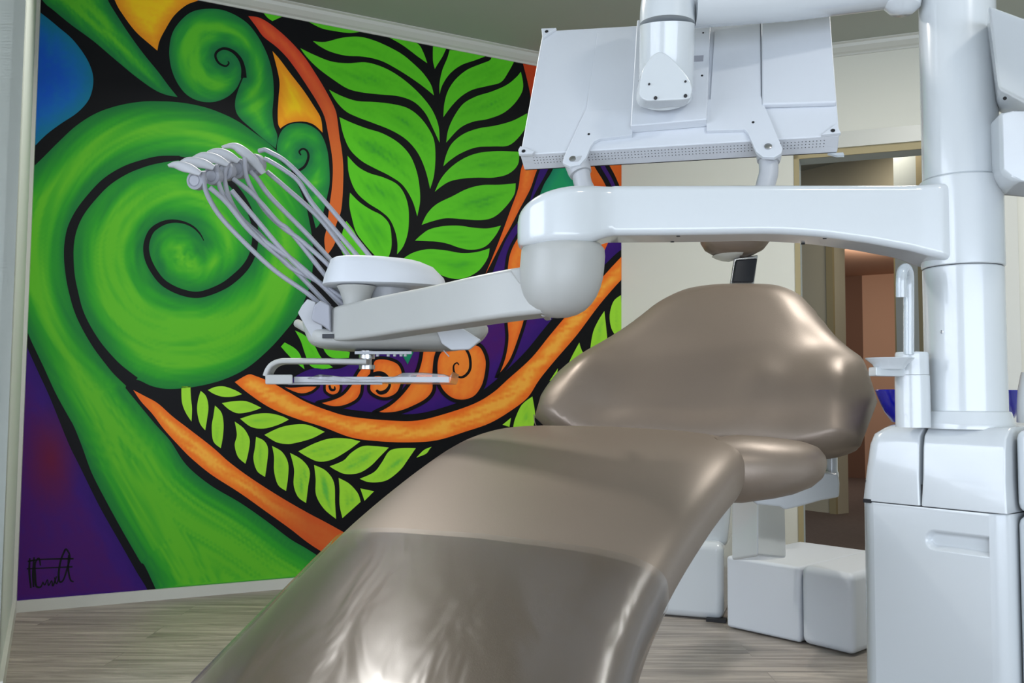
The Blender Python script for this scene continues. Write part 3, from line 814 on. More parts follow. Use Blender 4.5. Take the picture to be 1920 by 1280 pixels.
# column
def ring_at(z0, z1, r, name, mat, extra=None):
    bm = new(); ch = .0025
    add_lathe(bm, [(r - ch, z0), (r, z0 + ch), (r, z1 - ch), (r - ch, z1)], (cx, cy, 0), n=72)
    return obj(name, bm, mat, unit)
z502 = at(1810, 501, DC).z; z335 = at(1805, 334, DC).z; z790 = zt
bm = new()
rf = 83 / FPX * 1.90
add_lathe(bm, [(rf, zt - .006), (rf, zt + .003), (rf - .002, zt + .006), (rC + .005, zt + .029), (rC + .001, zt + .031), (rC - .004, zt + .031)], (cx, cy, 0), n=72)
obj('column_flange', bm, M['white'], unit)
ring_at(zt + .02, z502 - .0012, rC, 'column', M['white'])
ring_at(z502 - .004, z335 + .004, rC - .006, 'column_core', M['dark'])
ring_at(z335 + .0012, z335 + .68, rC * .955, 'upper_column', M['white'])
bm = new(); rd = ray(1766, 622)
qa = rd.x ** 2 + rd.y ** 2; qb = -2 * (rd.x * cx + rd.y * cy); qc = cx ** 2 + cy ** 2 - rC ** 2
tq = (-qb - math.sqrt(max(qb * qb - 4 * qa * qc, 0))) / (2 * qa); sp = CAM + rd * tq
sn = Vector((sp.x - cx, sp.y - cy, 0)).normalized()
add_lathe(bm, [(.0035, -.002), (.0035, .0006), (.0025, .0008), (.002, .0003)], sp, sn, 16)
obj('screw', bm, M['steel'], unit)
# cup filler
cf = at(1711, 740, 1.90); cfz0 = zt - .004
def rpx(p, D): return p / FPX * D
bm = new(); r0 = rpx(30, 1.9)
add_lathe(bm, [(r0 * 1.03, cfz0), (r0 * 1.03, cfz0 + .004), (r0 * 1.02, at(1711, 704, 1.9).z), (r0 * .99, at(1711, 703, 1.9).z)], (cf.x, cf.y, 0), n=40)
cfo = obj('cup_filler', bm, M['white'], unit)
bm = new()
add_lathe(bm, [(r0 * .99, at(1711, 702.4, 1.9).z), (r0 * .98, at(1711, 664, 1.9).z), (r0 * .93, at(1711, 660, 1.9).z), (r0 * .5, at(1711, 659.5, 1.9).z)], (cf.x, cf.y, 0), n=40)
obj('filler_cap', bm, M['white'], cfo)
bm = new()
add_tube(bm, [at(1704, 664, 1.88), at(1704, 600, 1.88), at(1704, 540, 1.88), at(1703.5, 515, 1.875), at(1699, 503, 1.865), at(1692, 508, 1.855), at(1690, 525, 1.85), at(1690, 557, 1.85)], rpx(9.5, 1.87), 16)
obj('spout', bm, M['glass'], cfo)
bm = new()
cd_ = at(1652, 690, 1.87)
add_lathe(bm, [(.005, -.006), (.028, -.004), (.034, .006), (.046, .016), (.0475, .019), (.045, .0185), (.03, .009), (.004, .002)], (cd_.x + .018, cd_.y, at(1652, 688, 1.87).z), n=40)
merge(bm, hexa([Vector((x, y, z)) for z in (at(1652, 705, 1.87).z, at(1652, 688, 1.87).z) for x, y in ((at(1635, 700, 1.87).x, cd_.y - .02), (cf.x - .02, cf.y - .02), (cf.x - .02, cf.y + .02), (at(1635, 700, 1.87).x, cd_.y + .02))], .003))
obj('cup_rest', bm, M['white'], unit)
# blue bowl
bw = at(1781, 735, 2.15)
bm = new(); rb = rpx(136, 2.15)
zb0 = zt - .004; zb1 = at(1781, 731, 2.15).z
hb = zb1 - zb0
add_lathe(bm, [(rb * .6, zb0), (rb * .78, zb0 + .004), (rb * .88, zb0 + hb * .35), (rb * .95, zb0 + hb * .7), (rb, zb1 - .002), (rb * .99, zb1), (rb * .97, zb1 - .003), (rb * .9, zb0 + hb * .6), (rb * .6, zb0 + .012), (.01, zb0 + .01)], (bw.x, bw.y, 0), n=64)
for v in bm.verts: v.co.y = bw.y + (v.co.y - bw.y) * .66
bowl = obj('spittoon_bowl', bm, M['blue'], None)
tag(bowl, 'cobalt blue glass spittoon bowl behind the white column on the unit top', 'bowl')
# suction nozzle peeking in on the right
bm = new()
add_tube(bm, [at(1922, 792, 2.0), at(1923, 740, 2.0), at(1930, 700, 2.0)], rpx(14, 2.0), 14)
obj('suction_rest', bm, M['white'], unit)

# ================================================================== INSTRUMENT ARM
DA = 1.865
st = [(971,404,442,.012),(973.5,394,449,.030),(978,386,453,.044),(988,376,455,.060),(1002,367,456,.073),(1020,359,456,.083),(1045,352,456,.0895),(1070,347.5,456,.089),(1092,345,455,.083),(1112,343.5,451,.074),(1130,342.3,444,.064),(1150,341.5,438,.057),(1180,341,437,.055),(1300,340.5,436,.055),(1440,340,434,.055),(1512,340,437,.055),(1560,340,441,.055),(1597,340,446,.055),(1640,340,452,.055),(1681,340,459.5,.055),(1715,340,466,.056),(1737,339.5,472,.057),(1755,339,478,.062),(1775,338.5,484,.066),(1800,338,490,.05)]
bm = new(); rings = []
P4 = [Vector(s) for s in st]
ST = []
for i in range(len(P4) - 1):
    for j in range(3): ST.append(cr(P4[max(i - 1, 0)], P4[i], P4[i + 1], P4[min(i + 2, len(P4) - 1)], j / 3))
ST.append(P4[-1])
for x, yt, yb, hd in ST:
    a = at(x, yt, DA); b = at(x, yb, DA)
    c = Vector((a.x, cy, (a.z + b.z) / 2)); hz = (a.z - b.z) / 2
    e = .30 if hd < .06 else .30 + .35 * min((hd - .06) / .03, 1) if x < 1200 else .30
    # rounded rectangle section
    ring = []
    rr = min(.014 if x > 1150 else .02, hd * .9, hz * .9)
    for sx, sz, a0 in ((1, 1, 0), (-1, 1, PI / 2), (-1, -1, PI), (1, -1, 1.5 * PI)):
        for k in range(6):
            an = a0 + PI / 2 * k / 5
            ring.append(c + Vector((0, sx * (hd - rr) + rr * math.cos(an), sz * (hz - rr) + rr * math.sin(an))))
    rings.append(ring)
add_loft(bm, rings)
arm = armo = obj('swing_arm', bm, M['white'], unit, 50, 'white horizontal swing arm turning on the column')
bm = new()
add_lathe(bm, [(rC, z502 + .0002), (rC + .002, z502 + .002), (rC + .002, z335 - .002), (rC, z335)], (cx, cy, 0), n=72)
obj('column_sleeve', bm, M['white'], arm)
for x, dy in ((1278, -.035), (1278, .035), (1537, .035), (1558, -.035)):
    yb = 436.5 if x < 1400 else 441
    b = at(x, yb, DA); bm = new()
    add_lathe(bm, [(.004, -.0008), (.004, .002)], (b.x, cy + dy, b.z), n=14)
    obj('cover_screw', bm, M['dark'], arm, 0)
# elbow
ec = at(1056, 500, DC); 
bm = new()
ez = lambda py: at(1056, py, 1.86).z
re = rpx(79.5, DC)
prof = [(re * .9, ez(448)), (re * .985, ez(457)), (re, ez(470)), (re * 1.0, ez(497)), (re * .985, ez(515)), (re * .945, ez(532)), (re * .87, ez(549)), (re * .76, ez(564)), (re * .62, ez(576)), (re * .45, ez(584)), (re * .25, ez(589)), (.002, ez(591))]
n = 56; rings = []
for r, z in prof:
    k = (ez(470) - z) / (ez(470) - ez(591)); k = max(k, 0)
    c = Vector((ec.x - .010 * k, cy, z))
    rings.append([c + Vector((math.cos(2 * PI * j / n) * r, math.sin(2 * PI * j / n) * r, 0)) for j in range(n)])
add_loft(bm, rings)
obj('elbow_joint', bm, M['offwhite'], arm, 60)
# forearm
fs = [(1040,500,588,1.90),(1000,500,592,1.925),(957,507,597,1.95),(900,519,605,2.0),(830,535,615,2.08),(780,545,622,2.15),(730,555,630,2.22),(690,564,635.5,2.28),(665,570,638.5,2.315),(640,575.5,638.5,2.345),(626,580,634,2.36),(619,585,626,2.37),(616,592,616,2.375)]
bm = new(); rings = []
dirf = (at(650, 605, 2.33) - at(957, 550, 1.95)); dirf.z = 0; dirf.normalize(); nf = Vector((-dirf.y, dirf.x, 0))
P4 = [Vector(s) for s in fs]; ST = []
for i in range(len(P4) - 1):
    for j in range(3): ST.append(cr(P4[max(i - 1, 0)], P4[i], P4[i + 1], P4[min(i + 2, len(P4) - 1)], j / 3))
ST.append(P4[-1])
for x, yt, yb, D in ST:
    a = at(x, yt, D); b = at(x, yb, D); c = (a + b) / 2; hz = (a - b).length / 2
    hd = .045 * min(1, (max(x - 612, 1) / 40) ** .5)
    rr = min(.011, hz * .8, hd * .8); ring = []
    cc = Vector((c.x, c.y, c.z)) + Vector((0, .03, 0))
    for sx, sz, a0 in ((1, 1, 0), (-1, 1, PI / 2), (-1, -1, PI), (1, -1, 1.5 * PI)):
        for k in range(6):
            an = a0 + PI / 2 * k / 5
            ring.append(cc + nf * (sx * (hd - rr) + rr * math.cos(an)) + Vector((0, 0, sz * (hz - rr) + rr * math.sin(an))))
    rings.append(ring)
add_loft(bm, rings)
fo = obj('forearm', bm, M['offwhite'], arm, 50)
# seam band at the elbow
bm = new()
a = [at(957, 505.5, 1.935), at(960, 505, 1.935), at(1021, 592, 1.90), at(1017, 592.5, 1.90)]
vec = Vector((0, .12, 0))
merge(bm, prism([at(955, 504.5, 1.92), at(985, 499, 1.92), at(1028, 592.5, 1.92), at(1016, 594, 1.92)], Vector((0.012, .10, 0)), .004))
obj('elbow_shroud', bm, M['offwhite'], arm)

# ================================================================== INSTRUMENT CONSOLE
con = thing('instrument_console', at(700, 640, 2.42), 'white instrument console with a lens shaped hood and five raised grey hose arms', 'instrument console')
# hood (plan view teardrop)
def hoodring(py, x0, x1, dep0, D, n=48):
    a = at(x0, py, D); b = at(x1, py, D); c = (a + b) / 2; hx = (b - a).length / 2
    ring = []
    for j in range(n):
        t = 2 * PI * j / n; x = math.cos(t)
        w = dep0 * (.78 - .28 * x)
        ring.append(Vector((c.x + hx * sgn_pow(x, .85), c.y + w * sgn_pow(math.sin(t), .9), a.z)))
    return ring
bm = new(); Dh = 2.42
rings = [hoodring(540, 625, 810, .10, Dh), hoodring(539, 612, 822, .125, Dh), hoodring(536, 607, 838, .13, Dh), hoodring(520, 611, 832, .128, Dh), hoodring(500, 619, 812, .12, Dh), hoodring(491, 622, 790, .114, Dh), hoodring(488, 627, 778, .108, Dh), hoodring(486.5, 636, 760, .098, Dh)]
hz0 = rings
for ri, (xr, dz_) in enumerate([(0, 0)] * 8): pass
add_loft(bm, rings)
obj('hood', bm, M['mwhite'], con, 45)
bm = new()
c = at(668, 560, 2.36)
add_lathe(bm, [(rpx(22, 2.4), at(668, 585, 2.36).z), (rpx(24, 2.4), at(668, 566, 2.36).z), (rpx(30, 2.4), at(668, 548, 2.36).z), (rpx(36, 2.4), at(668, 537, 2.36).z)], (c.x, c.y, 0), n=36)
obj('hood_stem', bm, M['offwhite'], con)
bm = new()
c = at(725, 552, 2.44)
add_lathe(bm, [(rpx(44, 2.4), at(725, 575, 2.42).z), (rpx(46, 2.4), at(725, 541, 2.42).z)], (c.x, c.y, 0), n=36)
obj('hub', bm, M['lgrey'], con)
bm = new(); merge(bm, hexa([at(x, y, D) for y in (562, 556) for x, D in ((690, 2.385), (706, 2.385), (706, 2.40), (690, 2.40))])); obj('hub_slot', bm, M['black'], con, 0)
# body hull: loft from left to right
bs = [(572,598,612,.03,2.50),(585,606,640,.07,2.50),(600,612,652,.10,2.50),(640,618,657,.12,2.50),(700,616,658,.125,2.5),(760,613,658,.125,2.5),(800,610,658,.12,2.5),(850,606,657,.115,2.5),(880,603,650,.105,2.5),(900,604,640,.085,2.5),(910,608,630,.06,2.5),(915,614,622,.02,2.5)]
bm = new(); rings = []
P5 = [Vector(s[:4]) for s in bs]; ST = []
for i in range(len(P5) - 1):
    for j in range(3): ST.append(cr(P5[max(i - 1, 0)], P5[i], P5[i + 1], P5[min(i + 2, len(P5) - 1)], j / 3))
ST.append(P5[-1])
for x, yt, yb, hd in ST:
    a = at(x, yt, 2.46); b = at(x, yb, 2.46); c = (a + b) / 2; c = Vector((c.x, c.y + .0, c.z))
    rings.append(sring(c, Vector((0, max(hd, .005), 0)), Vector((0, 0, (a.z - b.z) / 2)), .62, 36))
add_loft(bm, rings)
obj('console_body', bm, M['offwhite'], con, 60)
# console keypad end (pale panel)
bm = new()
pl = [at(x, y, 2.335) for x, y in ((818,620),(862,612),(902,637),(880,655),(846,656),(828,644))]
merge(bm, prism(pl, Vector((0, .03, 0)), .004)); obj('keypad_shell', bm, M['mwhite'], con)
# hinge knuckle and side fork at the left
bm = new()
merge(bm, prism([at(x, y, 2.36) for x, y in ((558,586),(566,572),(576,560),(592,566),(590,580),(604,600),(605,634),(618,640),(590,642),(580,626))], Vector((0, .05, 0)), .003))
obj('hinge_fork', bm, M['lgrey'], con)
bm = new()
merge(bm, prism([at(x, y, 2.33) for x, y in ((583,596),(588,572),(600,563),(618,572),(620,622),(604,610),(586,602))], Vector((0, .07, 0)), .006))
obj('hinge_block', bm, M['grey'], con)
bm = new(); add_tube(bm, [at(558, 606, 2.5), at(572, 614, 2.46), at(590, 624, 2.44)], rpx(8, 2.45), 14); obj('handle_tip', bm, M['offwhite'], con)
bm = new(); merge(bm, hexa([at(x, y, D) for y in (634, 626) for x, D in ((604, 2.33), (626, 2.33), (626, 2.37), (604, 2.37))], .001)); obj('hinge_slot', bm, M['black'], con, 0)
# hose arms
AX = lambda pts, D0, D1: [at(x, y, D0 + (D1 - D0) * i / (len(pts) - 1)) for i, (x, y) in enumerate(pts)]
whips = [
 dict(rod=[(501,322),(535,351),(601,411),(655,482),(664,492)], hose=[[(486,283),(497,281),(508,286),(535,302),(574,340),(628,400),(697,485),(702,492)], [(497,298),(506,302),(532,318),(560,340),(584,379),(623,425),(675,485),(680,492)]],
      disc=(478,308,19), cap=[(415,274),(432,269),(446,270),(462,279),(478,293),(490,309),(498,323)], back=True),
 dict(rod=[(470,322),(484,337),(508,370),(573,436),(623,491),(632,502)], hose=[[(459,296),(461,327),(475,359),(500,398),(532,428),(560,447),(595,477),(623,504),(636,516)]],
      disc=(447,315,18), cap=[(388,284),(402,279),(418,280),(434,287),(450,299)]),
 dict(rod=[(437,335),(475,365),(519,414),(546,436),(609,515),(640,552)], hose=[[(430,301),(421,332),(431,373),(453,409),(486,439),(513,469),(546,502),(590,524),(655,566)]],
      disc=(424,320,16.5), cap=[(361,294),(376,287),(392,287),(410,292),(430,305)]),
 dict(rod=[(434,357),(480,411),(527,466),(574,513),(601,532),(640,572)], hose=[[(404,309),(407,320),(409,340),(420,368),(437,392),(486,443),(530,475),(549,487),(590,522),(646,572)]],
      disc=(400,329,16), cap=[(338,302),(350,296),(368,296),(386,301),(403,311)]),
 dict(rod=[(393,351),(426,381),(464,428),(502,463),(552,506),(618,575)], hose=[[(381,321),(384,351),(397,381),(420,414),(470,466),(519,510),(574,548),(600,570)]],
      disc=(369,338,16), cap=[(314,309),(326,304),(342,304),(360,310),(378,322)]),
]
for i, w in enumerate(whips):
    D0 = 2.50 - .045 * i; D1 = 2.44
    bm = new(); add_tube(bm, AX(w['rod'], D0, D1), rpx(4.6, 2.45), 12)
    wo = obj('hose_arm', bm, M['grey'], con)
    for h in w['hose']:
        bm = new(); add_tube(bm, AX(h, D0 - .02, D1 - .02), rpx(4.4, 2.45), 12)
        obj('hose', bm, M['grey'], wo)
    dx, dy, r = w['disc']; r *= 1.08; dy += 1
    nrm = Vector((.75, -.62, .1)).normalized()
    nrm = (-ray(dx, dy).normalized() + Vector((-.55, 0, .1))).normalized()
    bm = new(); R_ = rpx(r, D0)
    add_lathe(bm, [(R_ * .55, .012), (R_ * .62, .010), (R_ * .70, .0125), (R_ * .97, .010), (R_, .004), (R_, -.010), (R_ * .9, -.014), (.002, -.014)], at(dx, dy, D0), nrm, 36)
    obj('holder_disc', bm, M['grey'], wo)
    # cap: tapering curved shell over the disc
    cp = w['cap']; m_ = len(cp); bm = new(); rings = []
    pts = smooth_path([at(x, y, D0 - .03) for x, y in cp], 4)
    for k, p in enumerate(pts):
        t = k / (len(pts) - 1)
        wv = rpx(2.8 + 9.8 * math.sin(PI * min(t * .80 + .04, 1)) ** 1.2, D0)
        tg = (pts[min(k + 1, len(pts) - 1)] - pts[max(k - 1, 0)]).normalized()
        vw = ray(cp[0][0], cp[0][1]).normalized(); up = vw.cross(tg).normalized(); up = up if up.z > 0 else -up
        rings.append(sring(p - up * wv * .62, up * wv * .75, vw * (.006 * (1 - .5 * t) + .003), .8, 20))
    add_loft(bm, rings)
    obj('holder_cap', bm, M['lgrey'], wo, 60)
# tray with its bracket
tray = thing('instrument_tray', at(600, 710, 2.42), 'narrow grey steel instrument tray in a crumpled clear plastic sleeve hanging below the console', 'tray')
Dt = 2.36
bm = new()
add_pts = [(690,678.5),(620,677.5),(548,677),(528,678),(514,684),(506,694),(502,705)]
pts = smooth_path([at(x, y, Dt) for x, y in add_pts], 4); rings = []
for k, p in enumerate(pts):
    tg = (pts[min(k + 1, len(pts) - 1)] - pts[max(k - 1, 0)]).normalized(); up = Vector((0, 1, 0)).cross(tg).normalized()
    rings.append(sring(p, up * rpx(5.6, Dt), Vector((0, .03, 0)), .5, 20))
add_loft(bm, rings); obj('bracket', bm, M['offwhite'], tray, 50)
bm = new(); merge(bm, hexa([at(x, y, D) for y in (720.5, 702) for x, D in ((497.5, Dt - .03), (549, Dt - .03), (549, Dt + .05), (497.5, Dt + .05))], .004)); obj('end_block', bm, M['offwhite'], tray)
bm = new(); merge(bm, hexa([at(x, y, D) for y in (721, 717) for x, D in ((540, Dt), (717, Dt), (717, Dt + .22), (540, Dt + .22))], .0015)); obj('tray_rail', bm, M['lgrey'], tray)
bm = new(); merge(bm, hexa([at(x, y, D) for y in (717, 706) for x, D in ((551, Dt - .01), (842, Dt - .01), (842, Dt + .24), (551, Dt + .24))], .002)); obj('tray_plate', bm, M['lgrey'], tray)
bm = new(); merge(bm, prism([at(x, y, Dt - .02) for x, y in ((575,709),(600,701),(640,706),(668,712),(730,709),(746,703),(754,698.5),(790,698),(832,701),(843,706),(849,696),(846,712),(843,718),(640,716))], Vector((0, .28, 0)), .0015))
obj('plastic_sleeve', bm, M['film'], tray)
bm = new()
for y0, y1, r in ((658, 672, 15), (684, 692, 15), (672, 684, 9)):
    c = at(688, y1, 2.40); add_lathe(bm, [(rpx(r, 2.4), at(688, y1, 2.4).z), (rpx(r, 2.4), at(688, y0, 2.4).z)], (c.x, c.y, 0), n=24)
obj('pivot', bm, M['steel'], tray)
bm = new(); merge(bm, hexa([at(x, y, D) for y in (664, 658) for x, D in ((665, 2.37), (772, 2.37), (772, 2.5), (665, 2.5))], .001))
for x in (708, 728, 740, 752, 760):
    c = at(x, 668, 2.38); add_lathe(bm, [(.004, at(x, 668, 2.38).z), (.0045, at(x, 664, 2.38).z)], (c.x, c.y, 0), n=10)
obj('mount_plate', bm, M['lgrey'], tray)
bm = new(); add_tube(bm, [at(832, 657, 2.36), at(842, 668, 2.35)], .0016, 8); obj('pin', bm, M['lgrey'], tray)

# ================================================================== MONITOR
MS = 1.22
BL = at(975, 290, 1.72 * MS); BR = at(1574, 254, 1.585 * MS); TL = at(1018, 58, 1.90 * MS); TR = at(1556, 27, 1.81 * MS)
mu = (BR - BL).normalized(); mvv = ((TL - BL) - mu * (TL - BL).dot(mu)).normalized(); mn = mu.cross(mvv).normalized()
if mn.dot(CAM - BL) < 0: mn = -mn
def mon(px, py, o=0.0): return hit(px, py, BL, mn) + mn * o
mtr = thing('monitor', (BL + BR) / 2, 'white flat screen monitor seen from the back, tilted above the swing arm', 'monitor')
obj('housing', prism([mon(975,290), mon(1574,254), mon(1556,27), mon(1018,58)], -mn * .052, .003), M['mwhite'], mtr)
for nm_, poly, o0, th, bv in (
    ('corner_guard', ((1016,58),(1044,57),(1018,76)), 0, .008, .001), ('corner_guard', ((973,285),(977,278),(1003,288),(999,292),(974,293)), 0, .008, .001), ('corner_guard', ((1568,236),(1576,254),(1540,257)), 0, .008, .001),
    ('rear_panel', ((1121,64),(1200,56),(1190,208),(1099,211)), 0, .004, .0008), ('bracket_plate', ((1099,212),(1190,208),(1186,258),(1125,265),(1115,270),(1108,280),(1100,300),(1088,314),(1070,317),(1056,310),(1058,300),(1087,237)), 0, .009, .001),
    ('bracket_plate', ((1324,192),(1427,186),(1433,203),(1467,284),(1465,292),(1452,300),(1430,299),(1418,290),(1402,254),(1396,248),(1325,250)), 0, .009, .001),
    ('centre_plate', ((1196,52),(1333,44),(1326,238),(1184,250)), 0, .024, .003), ('rear_panel', ((1340,60),(1425,42),(1427,186),(1332,191)), 0, .006, .001),
    ('rear_hump', ((1427,40),(1555,30),(1568,200),(1429,204)), 0, .014, .004)):
    obj(nm_, prism([mon(x, y, o0) for x, y in poly], mn * th, bv), M['mwhite'], mtr)
bm = new(); merge(bm, prism([mon(x, y, .0235) for x, y in ((1300,120),(1320,119),(1319,130),(1299,131))], mn * .0012)); obj('port', bm, M['grey'], mtr, 0)
bm = new()
for x, y, o, r in ((1026,64,.008,.004),(983,288,.008,.004),(1561,250,.008,.004),(1105,257,.009,.0025),(1412,235,.009,.0025),(1201,167,.024,.0022),(1203,137,.024,.0022),(1317,157,.024,.0022),(1319,77,.024,.0018)):
    bm = new(); add_lathe(bm, [(r * 1.15, 0), (r * 1.15, .0012)], mon(x, y, o), mn, 14)
    obj('screw', bm, M['dark'], mtr, 0)
bm = new()
for x, y in ((1075,304),(1440,281)):
    bm = new(); add_lathe(bm, [(.008, 0), (.008, .003), (.005, .0045), (.001, .0045)], mon(x, y, .009), mn, 18)
    obj('bolt', bm, M['steel'], mtr)
# vent holes in the underside
bm = new(); und = -mvv; q0 = BL - mn * .010; W = (BR - BL).length
for row in range(3):
    for k in range(86):
        u = .03 + k * (W - .06) / 85
        c = BL + mu * u - mn * (.012 + row * .009) + und * .0003
        add_lathe(bm, [(.0011, 0), (.0011, .0004)], c, und, 6)
obj('vent_holes', bm, M['dark'], mtr, 0)
bm = new(); merge(bm, prism([BR - mn * .052 + mu * v[0] + mvv * v[1] for v in ((-.02, .0), (.012, .0), (.014, -.008), (.0, -.008))], -mn * .006)); obj('screen_glass', bm, M['glass'], mtr)
bm = new(); merge(bm, prism([BL + mu * .002 + mvv * .002 - mn * .0525, BR - mu * .002 + mvv * .002 - mn * .0525, TR - mu * .002 - mvv * .002 - mn * .0525, TL + mu * .002 - mvv * .002 - mn * .0525], -mn * .002)); obj('screen', bm, M['black'], mtr)
# grab handle
bm = new()
def hstub(px, y0, y1, y2, w0, w1, dx):
    add_tube(bm, [(hit(px, y0, BL - mn * .012, mn), rpx(w0, 2.0)), (hit(px + dx * .3, y1 - 6, BL - mn * .02, mn), rpx(w0, 2.0)), (hit(px + dx * .4, y1, BL - mn * .022, mn), rpx(w0 * .93, 2.0))], .02, 24, k=1)
    return hit(px + dx * .4, y1 - 4, BL - mn * .022, mn), hit(px + dx, y2, BL - mn * .05, mn)
a0, a1 = hstub(1080, 304, 326, 372, 23, 18, 22)
b0_, b1 = hstub(1443, 286, 303, 360, 22, 18, -6)
add_tube(bm, [a0, a0 + (a1 - a0) * .6, a1 + mu * .03 - mvv * .01, (a1 + b1) / 2 - mvv * .012, b1 - mu * .03 - mvv * .01, b0_ + (b1 - b0_) * .6, b0_], rpx(17.5, 2.0), 20)
obj('grab_handle', bm, M['lgrey'], mtr)

# monitor arm
bm = new(); Dm = 2.0; MD = 2.0 / 1.655
rm = rpx(51, Dm)
add_tube(bm, [(at(1251, 192, Dm + .055), rm * .55), (at(1250, 186, Dm + .05), rm * .95), (at(1249, 160, Dm + .03), rm), (at(1250, 100, Dm + .01), rm), (at(1251, 48, Dm), rm)], rm, 40, k=1)
tj_bm = bm
bm = new()
add_tube(bm, [(at(1251, 46, Dm), rm * 1.01), (at(1252, 20, Dm), rm * 1.01), (at(1256, 0, Dm), rm * 1.02), (at(1268, -22, Dm), rm * 1.04), (at(1295, -30, Dm), rm * 1.05), (at(1320, -28, Dm), rm)], rm, 40, k=3)
el_bm = bm
bm = new(); rt_ = rpx(57, 1.99)
add_tube(bm, [(at(1300, -6, 2.0), rt_), (at(1480, -18, 1.99), rt_ * .97), (at(1655, -34, 1.98), rt_ * .88), (at(1664, -36, 1.98), rt_ * .7)], rt_, 40, k=1)
ma = obj('monitor_arm', bm, M['white'], unit, 38, 'white round arm carrying the monitor')
obj('tilt_joint', tj_bm, M['white'], ma)
obj('elbow_joint', el_bm, M['white'], ma)
bm = new(); add_lathe(bm, [(.002, -.054), (.024, -.050), (.038, -.036), (.041, -.01), (.041, .03), (.036, .05)], at(1693, -18, 1.97), (0.1, 0, 1), 32); obj('joint_knob', bm, M['white'], ma)
bm = new(); add_tube(bm, [at(1690, -60, 1.97), at(1750, -65, 1.95), at(1805, -70, 1.93)], .035, 24); obj('column_link', bm, M['white'], ma)
# front pad with the two bolts
bm = new()
pp = [tuple(v) for v in spl([(1199,175),(1201,150),(1208,125),(1222,105),(1236,97),(1252,103),(1272,122),(1288,142),(1298,162),(1296,178),(1288,186),(1228,189),(1208,187)], 3, 80)]
merge(bm, prism([at(x, y, Dm - rm + .012) for x, y in pp], Vector((0, .05, 0)), .003)); obj('tilt_cover', bm, M['white'], ma)
bm = new()
for x, y, r in ((1217,158,.002),(1285,153,.002),(1229,184,.0032),(1285,180,.0032)):
    bm = new(); add_lathe(bm, [(r * 1.2, 0), (r * 1.2, .003)], at(x, y, Dm - rm + .012), Fw * -1, 12)
    obj('bolt', bm, M['dark'], ma, 0)
# right hand mounts on the column
bm = new()
q = [(1852,8,1.80),(2050,80,1.60),(2050,260,1.60),(1872,166,1.80)]
merge(bm, prism([at(*p) for p in q], Vector((.07, .14, 0)), .008)); lm = obj('lamp_arm', bm, M['white'], unit, 38, 'white box shaped arm housing high on the column')
bm = new(); merge(bm, prism([at(1874, 207, 1.82), at(1905, 205, 1.78), at(2040, 210, 1.7), at(2040, 350, 1.7), at(1912, 338, 1.78), at(1895, 336, 1.8), at(1876, 322, 1.82)], Vector((.03, .13, 0)), .010)); obj('joint_block', bm, M['white'], lm)
bm = new(); add_lathe(bm, [(.0035, 0), (.0035, .002)], at(1884, 184, 1.795), (-.3, -.8, -.5), 14); obj('screw', bm, M['dark'], lm, 0)

# ================================================================== DENTAL CHAIR
chair = thing('dental_chair', floorpt(1420, 1120), 'taupe leather dental chair with a raised leg rest and a wide winged backrest', 'dental chair')
SL = [((-.545, .45, .26), (-.09, .22, .26), .05), ((-.52, .55, .288), (-.055, .32, .285), .085), ((-.49, .72, .334), (-.02, .50, .33), .10), ((-.414, 1.12, .444), (.086, .90, .44), .10), ((-.355, 1.40, .518), (.160, 1.18, .508), .10), ((-.30, 1.64, .585), (.255, 1.42, .572), .105), ((-.225, 1.88, .652), (.365, 1.65, .640), .115), ((-.155, 2.07, .702), (.455, 1.82, .695), .13), ((-.10, 2.22, .722), (.51, 1.98, .712), .13), ((-.06, 2.34, .722), (.55, 2.12, .71), .12), ((-.03, 2.40, .70), (.56, 2.20, .69), .08)]
def pad(stations, off=0.0, n=56, k=6, e=.36):
    L = [Vector(s[0]) for s in stations]; R = [Vector(s[1]) for s in stations]; T = [s[2] for s in stations]
    Ls = smooth_path(L, k); Rs = smooth_path(R, k)
    m = len(Ls); rings = []
    for i in range(m):
        t = i / (m - 1) * (len(T) - 1); j = min(int(t), len(T) - 2); th = T[j] + (T[j + 1] - T[j]) * (t - j)
        l, r = Ls[i], Rs[i]; c = (l + r) / 2
        ca_ = ((Ls[max(i - 1, 0)] + Rs[max(i - 1, 0)]) / 2); cb_ = ((Ls[min(i + 1, m - 1)] + Rs[min(i + 1, m - 1)]) / 2)
        ax = (r - l) / 2; fw = (cb_ - ca_).normalized(); up = ax.cross(fw).normalized(); up = up if up.z > 0 else -up
        hx = ax.length + off; axn = ax.normalized()
        ring = []
        for q in range(n):
            a = 2 * PI * q / n; u = sgn_pow(math.cos(a), .30 if math.sin(a) > 0 else .4); v = sgn_pow(math.sin(a), .62)
            crown = .014 * (1 - u * u) if v > 0 else 0
            ring.append(c + axn * (hx * u) + up * (v * (th / 2 + off) - th / 2 + crown))
        rings.append(ring)
    bm = new(); add_loft(bm, rings); return bm
obj('seat_cushion', pad(SL), M['leather'], chair, 70)
# hip bolster
bm = new(); rings = []
for t, x, y, rx, ry in ((0, 1340, 880, 30, 60), (0, 1385, 878, 42, 63), (0, 1440, 876, 45, 57), (0, 1475, 874, 45, 51), (0, 1505, 871, 40, 43), (0, 1525, 868, 30, 33), (0, 1537, 866, 18, 20), (0, 1541, 865, 5, 6)):
    D = 2.02 + (x - 1370) / 170 * .1
    rings.append(sring(at(x, y, D), Vector((0, 1, 0)) * rpx(rx, D) * 2.2, Vector((0, 0, 1)) * rpx(ry, D), .9, 36))
add_loft(bm, rings); obj('hip_bolster', bm, M['leather'], chair, 80)
